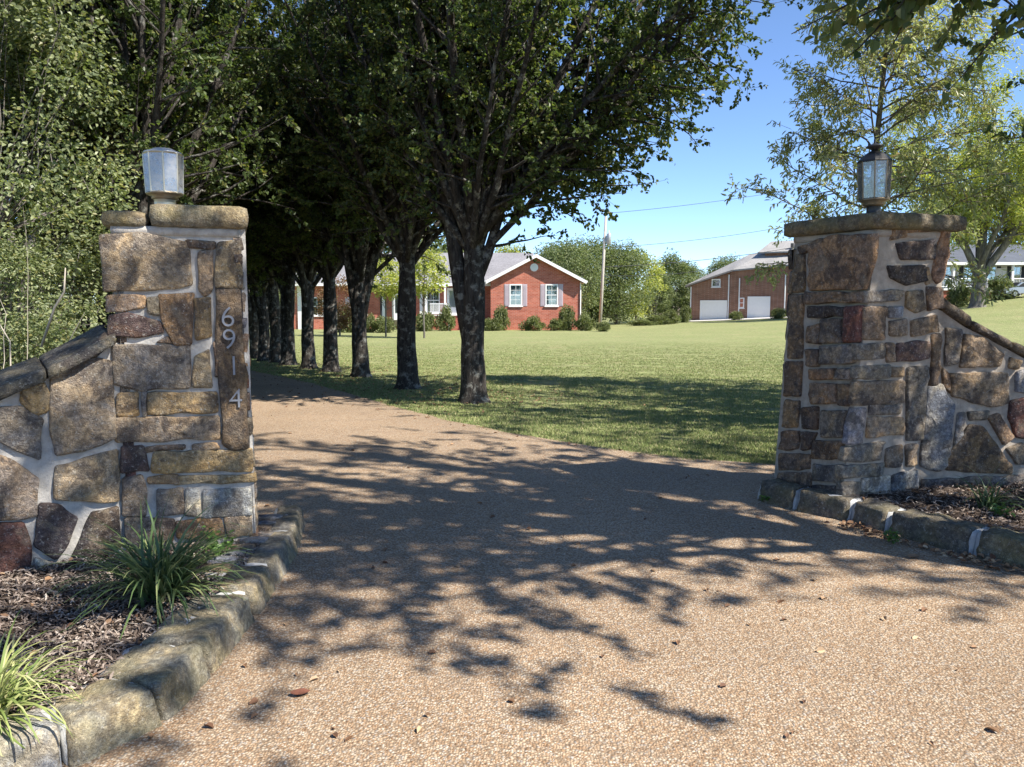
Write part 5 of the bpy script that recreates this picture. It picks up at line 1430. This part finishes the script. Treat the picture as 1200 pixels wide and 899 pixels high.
def white_house():
    Y = 82.0; ux = Vector((1, 0, 0)); nr = Vector((0, -1, 0))
    X0, X1 = AT(1090, 330, Y).x, AT(1290, 330, Y).x
    zb = 1.0; ze = AT(1150, 309.5, Y).z; zf = AT(1150, 338, Y - 2).z
    o = empty('white_house', (X0, Y, zb), 'white sided house with railed front porch on the rise', 'house', 'houses beyond the lawn')
    m = MB(); m.box(((X0 + X1) / 2, Y + 5, (zb + ze) / 2), (X1 - X0, 10, ze - zb)); m.build('wall', M['siding'], o)
    zr = AT(1150, 288, Y + 4).z
    for s in (-1, 1):
        y = Y - 2.9 if s < 0 else Y + 10.6
        m = MB(); m.prism([(X0 - .5, y, ze - .1), (X1 + .5, y, ze - .1), (X1 + .5, Y + 4.5, zr), (X0 - .5, Y + 4.5, zr)], (0, 0, .15)); m.build('roof', M['shingle_dark'], o)
    for x in (X0, X1):
        m = MB(); m.prism([(x, Y, ze), (x, Y + 10, ze), (x, Y + 4.5, zr - .1)], (.06, 0, 0)); m.build('end_gable', M['siding'], o)
    m = MB(); m.box(((X0 + X1) / 2, Y - 2.9, ze - .08), (X1 - X0 + 1, .12, .26)); m.build('porch_beam', M['white'], o)
    m = MB(); m.box(((X0 + X1) / 2, Y - 1.35, zf - .1), (X1 - X0, 2.7, .2)); m.build('porch_floor', M['white'], o)
    m = MB(); m.box(((X0 + X1) / 2, Y - 1.3, (zb + zf - .2) / 2), (X1 - X0 - .2, 2.4, zf - .2 - zb)); m.build('porch_base', M['brick_step'], o)
    for px in (1101, 1117, 1153.5, 1186, 1217, 1250):
        x = AT(px, 330, Y - 2.6).x; m = MB(); m.box((x, Y - 2.6, (zf + ze) / 2 - .1), (.2, .2, ze - zf - .2)); m.box((x, Y - 2.6, zf + .1), (.28, .28, .2)); m.build('porch_post', M['white'], o)
    def rail(a, b):
        a = Vector(a); b = Vector(b); m = MB()
        m.tube([a + Vector((0, 0, .95)), b + Vector((0, 0, .95))], .05, 6); m.tube([a + Vector((0, 0, .15)), b + Vector((0, 0, .15))], .04, 6)
        n = max(4, int((b - a).length / .16))
        for k in range(n): q = a.lerp(b, (k + .5) / n); m.tube([q + Vector((0, 0, .15)), q + Vector((0, 0, .95))], .022, 5)
        m.box(b + Vector((0, 0, .5)), (.16, .16, 1.15)); return m
    R = lambda p: (AT(p, 330, Y - 2.6).x, Y - 2.6, zf)
    for p, q in ((1101, 1117), (1117, 1152), (1186, 1217), (1217, 1250)): rail(R(p), R(q)).build('porch_railing', M['white'], o)
    xs = AT(1155, 330, Y - 2.7).x
    for i in range(8):
        z = zf - .18 * (i + 1) + .02; m = MB(); m.box((xs + .95, Y - 2.86 - .30 * i, (z + zb - .6) / 2), (1.7, .30, z - zb + .6)); m.build('step', M['brick_step'], o)
    for dx in (.1, 1.8):
        rail((xs + dx, Y - 2.75, zf), (xs + dx + .1, Y - 5.2, zf - 1.5)).build('stair_railing', M['white'], o)
    O = Vector((0, Y, 0))
    for px in (1109, 1134, 1161, 1190, 1222): win(o, O, ux, nr, AT(px, 330, Y).x, zf + .55, 1.0, 1.75, .09, (1, 1), 'dark_room', .05, 'black_paint', .42)
    xd = AT(1172, 330, Y).x; m = MB(); m.box((xd, Y - .03, zf + 1.05), (1.0, .06, 2.1)); m.build('front_door', M['white'], o)
white_house()

def car():
    g = AT(1200, 344, 74); gx, gy = g.x, g.y; gz = tz(gx, gy)
    o = empty('parked_car', (gx, gy, gz), 'silver car parked by the white house at the right edge', 'car')
    prof = [(-2.15, .35), (-2.2, .75), (-1.35, .92), (-.75, 1.38), (.75, 1.42), (1.5, .98), (2.1, .9), (2.15, .4)]
    m = MB(); m.prism([(gx + a, gy - .8, gz + z) for a, z in prof], (0, 1.6, 0)); m.build('body', M['car_paint'], o)
    for s in (-1, 1):
        m = MB(); m.prism([(gx - 1.2, gy + s * .803, gz + .94), (gx - .68, gy + s * .803, gz + 1.3), (gx + .68, gy + s * .803, gz + 1.33), (gx + 1.25, gy + s * .803, gz + .98)], (0, s * .01, 0)); m.build('side_window', M['dark_room'], o)
        for a in (-1.35, 1.35):
            m = MB(); c = Vector((gx + a, gy + s * .72, gz + .32)); n = 20
            m.prism([(c.x + .32 * math.cos(2 * PI * k / n), c.y, c.z + .32 * math.sin(2 * PI * k / n)) for k in range(n)], (0, s * .12, 0)); wv = m.build('wheel', M['tyre'], o)
            m = MB(); m.prism([(c.x + .19 * math.cos(2 * PI * k / n), c.y + s * .122, c.z + .19 * math.sin(2 * PI * k / n)) for k in range(n)], (0, s * .015, 0)); m.build('rim', M['grey_steel'], wv)
        m = MB(); m.box((gx - 2.19, gy + s * .55, gz + .68), (.06, .35, .13)); m.build('headlight', M['white'], o)
        m = MB(); m.box((gx + 2.12, gy + s * .6, gz + .75), (.06, .25, .14)); m.build('tail_light', M['lamp_red'], o)
    m = MB(); m.prism([(gx - 1.33, gy - .68, gz + .935), (gx - 1.33, gy + .68, gz + .935), (gx - .79, gy + .6, gz + 1.36), (gx - .79, gy - .6, gz + 1.36)], (-.012, 0, .012)); m.build('windscreen', M['dark_room'], o)
car()

# ------------------------------------------------------------------ utility pole, lines, board fence
def utility_pole():
    Y = 66; b = AT(703, 379, Y); t = AT(710, 253, Y); b.z = tz(b.x, b.y) - .3
    o = empty('utility_pole', (b.x, b.y, b.z), 'weathered wooden utility pole with a grey transformer can', 'utility pole')
    m = MB(); m.tube([b, b.lerp(t, .5), t], [.14, .12, .10], 10); m.build('pole', M['pole_wood'], o, True)
    d = (t - b).normalized(); c = b + d * ((t - b).length * .80)
    m = MB(); m.lathe(c + Vector((.34, -.1, -.45)), [(.13, 0), (.18, .03), (.18, .82), (.15, .9), (.05, .93)], 14); tr = m.build('transformer', M['grey_steel'], o, True)
    m = MB(); m.lathe(c + Vector((.34, -.1, .47)), [(.05, 0), (.06, .08), (.03, .12), (.045, .18), (.02, .24)], 8); m.build('bushing', M['white'], tr, True)
    m = MB(); m.box(c + Vector((.14, -.05, 0)), (.3, .06, .5)); m.build('bracket', M['grey_steel'], o)
    m = MB(); m.lathe(t, [(.05, -.02), (.06, .08), (.03, .14), (.045, .2), (.01, .24)], 8); m.build('insulator', M['white'], o, True)
    return t, d, b
pt, pd, pb = utility_pole()
def line(a, b, sag, label, rad=.018):
    o = MB(); pts = []
    for k in range(25):
        f = k / 24; p = Vector(a).lerp(Vector(b), f); p.z -= sag * 4 * f * (1 - f); pts.append(p)
    o.tube(pts, rad, 5); q = o.build('power_line', M['cable']); tag(q, label, 'power line', 'overhead lines from the utility pole')
L1 = pt + Vector((0, 0, .2))
line(L1, AT(1060, 195, 74), .5, 'topmost thin line leaving the utility pole to the right')
line(pt - pd * 2.6, AT(960, 258, 72), .35, 'middle power line crossing the sky towards the shade tree')
line(pt - pd * 4.2, AT(935, 289, 79), .3, 'thick lower cable running from the pole to the tan brick house', .026)
line(pt - pd * 4.9, AT(840, 314, 86), .3, 'lowest cable drooping to the left of the tan brick house', .022)

def fence():
    a = AT(772, 378, 98); b = AT(812, 378, 98); z = tz(a.x, a.y) - .2
    o = empty('board_fence', (a.x, a.y, z), 'weathered vertical board fence left of the tan brick house', 'fence')
    m = MB(); n = 34
    for k in range(n):
        x = a.x + (b.x - a.x) * k / n; h = 1.9 + .05 * math.sin(k * 2.3); m.box((x + .055, a.y, z + h / 2), (.108, .025, h))
    m.build('boards', M['fence_wood'], o)
    for zz in (.5, 1.5):
        m = MB(); m.box(((a.x + b.x) / 2, a.y + .05, z + zz), (b.x - a.x, .06, .09)); m.build('rail', M['fence_wood'], o)
    for k in range(4):
        m = MB(); m.box((a.x + (b.x - a.x) * k / 3, a.y + .1, z + 1.0), (.1, .1, 2.0)); m.build('post', M['fence_wood'], o)
fence()
# ------------------------------------------------------------------ light, sky, camera
SUN_B, SUN_E = 118.0, 47.0
w = bpy.data.worlds.new('World'); scene.world = w; w.use_nodes = True
nt = w.node_tree; nt.nodes.clear()
sky = nt.nodes.new('ShaderNodeTexSky'); sky.sky_type = 'NISHITA'; sky.sun_disc = False
sky.sun_elevation = math.radians(SUN_E); sky.sun_rotation = math.radians(SUN_B)
sky.altitude = 1500; sky.air_density = .7; sky.dust_density = 0.0; sky.ozone_density = 4.5
bg = nt.nodes.new('ShaderNodeBackground'); bg.inputs[1].default_value = .105
ow = nt.nodes.new('ShaderNodeOutputWorld')
nt.links.new(sky.outputs[0], bg.inputs[0]); nt.links.new(bg.outputs[0], ow.inputs[0])
ld = bpy.data.lights.new('sun', 'SUN'); ld.energy = 4.2; ld.angle = math.radians(.53); ld.color = (1.0, .94, .85)
lo = bpy.data.objects.new('sun', ld); COL.objects.link(lo)
be, el = math.radians(SUN_B), math.radians(SUN_E)
to_sun = Vector((math.sin(be) * math.cos(el), math.cos(be) * math.cos(el), math.sin(el)))
lo.rotation_euler = to_sun.to_track_quat('Z', 'Y').to_euler(); lo.location = to_sun * 40

cd = bpy.data.cameras.new('camera'); co = bpy.data.objects.new('camera', cd); COL.objects.link(co)
cd.sensor_fit = 'HORIZONTAL'; cd.sensor_width = 36.0; cd.lens = 36.0 * F / 1200.0
cd.clip_start = .05; cd.clip_end = 2000
co.location = (0, 0, EYE); co.rotation_euler = (PI / 2 - TH, 0, 0)
scene.camera = co
vs = scene.view_settings; vs.view_transform = 'Standard'; vs.look = 'None'; vs.exposure = 1.4; vs.gamma = 1.0; vs.use_curve_mapping = False
scene.cycles.max_bounces = 6; scene.cycles.diffuse_bounces = 3; scene.cycles.glossy_bounces = 3
scene.cycles.transmission_bounces = 4; scene.cycles.transparent_max_bounces = 8
scene.cycles.caustics_reflective = False; scene.cycles.caustics_refractive = False
scene.cycles.sample_clamp_indirect = 6.0
scene.cycles.use_denoising = True
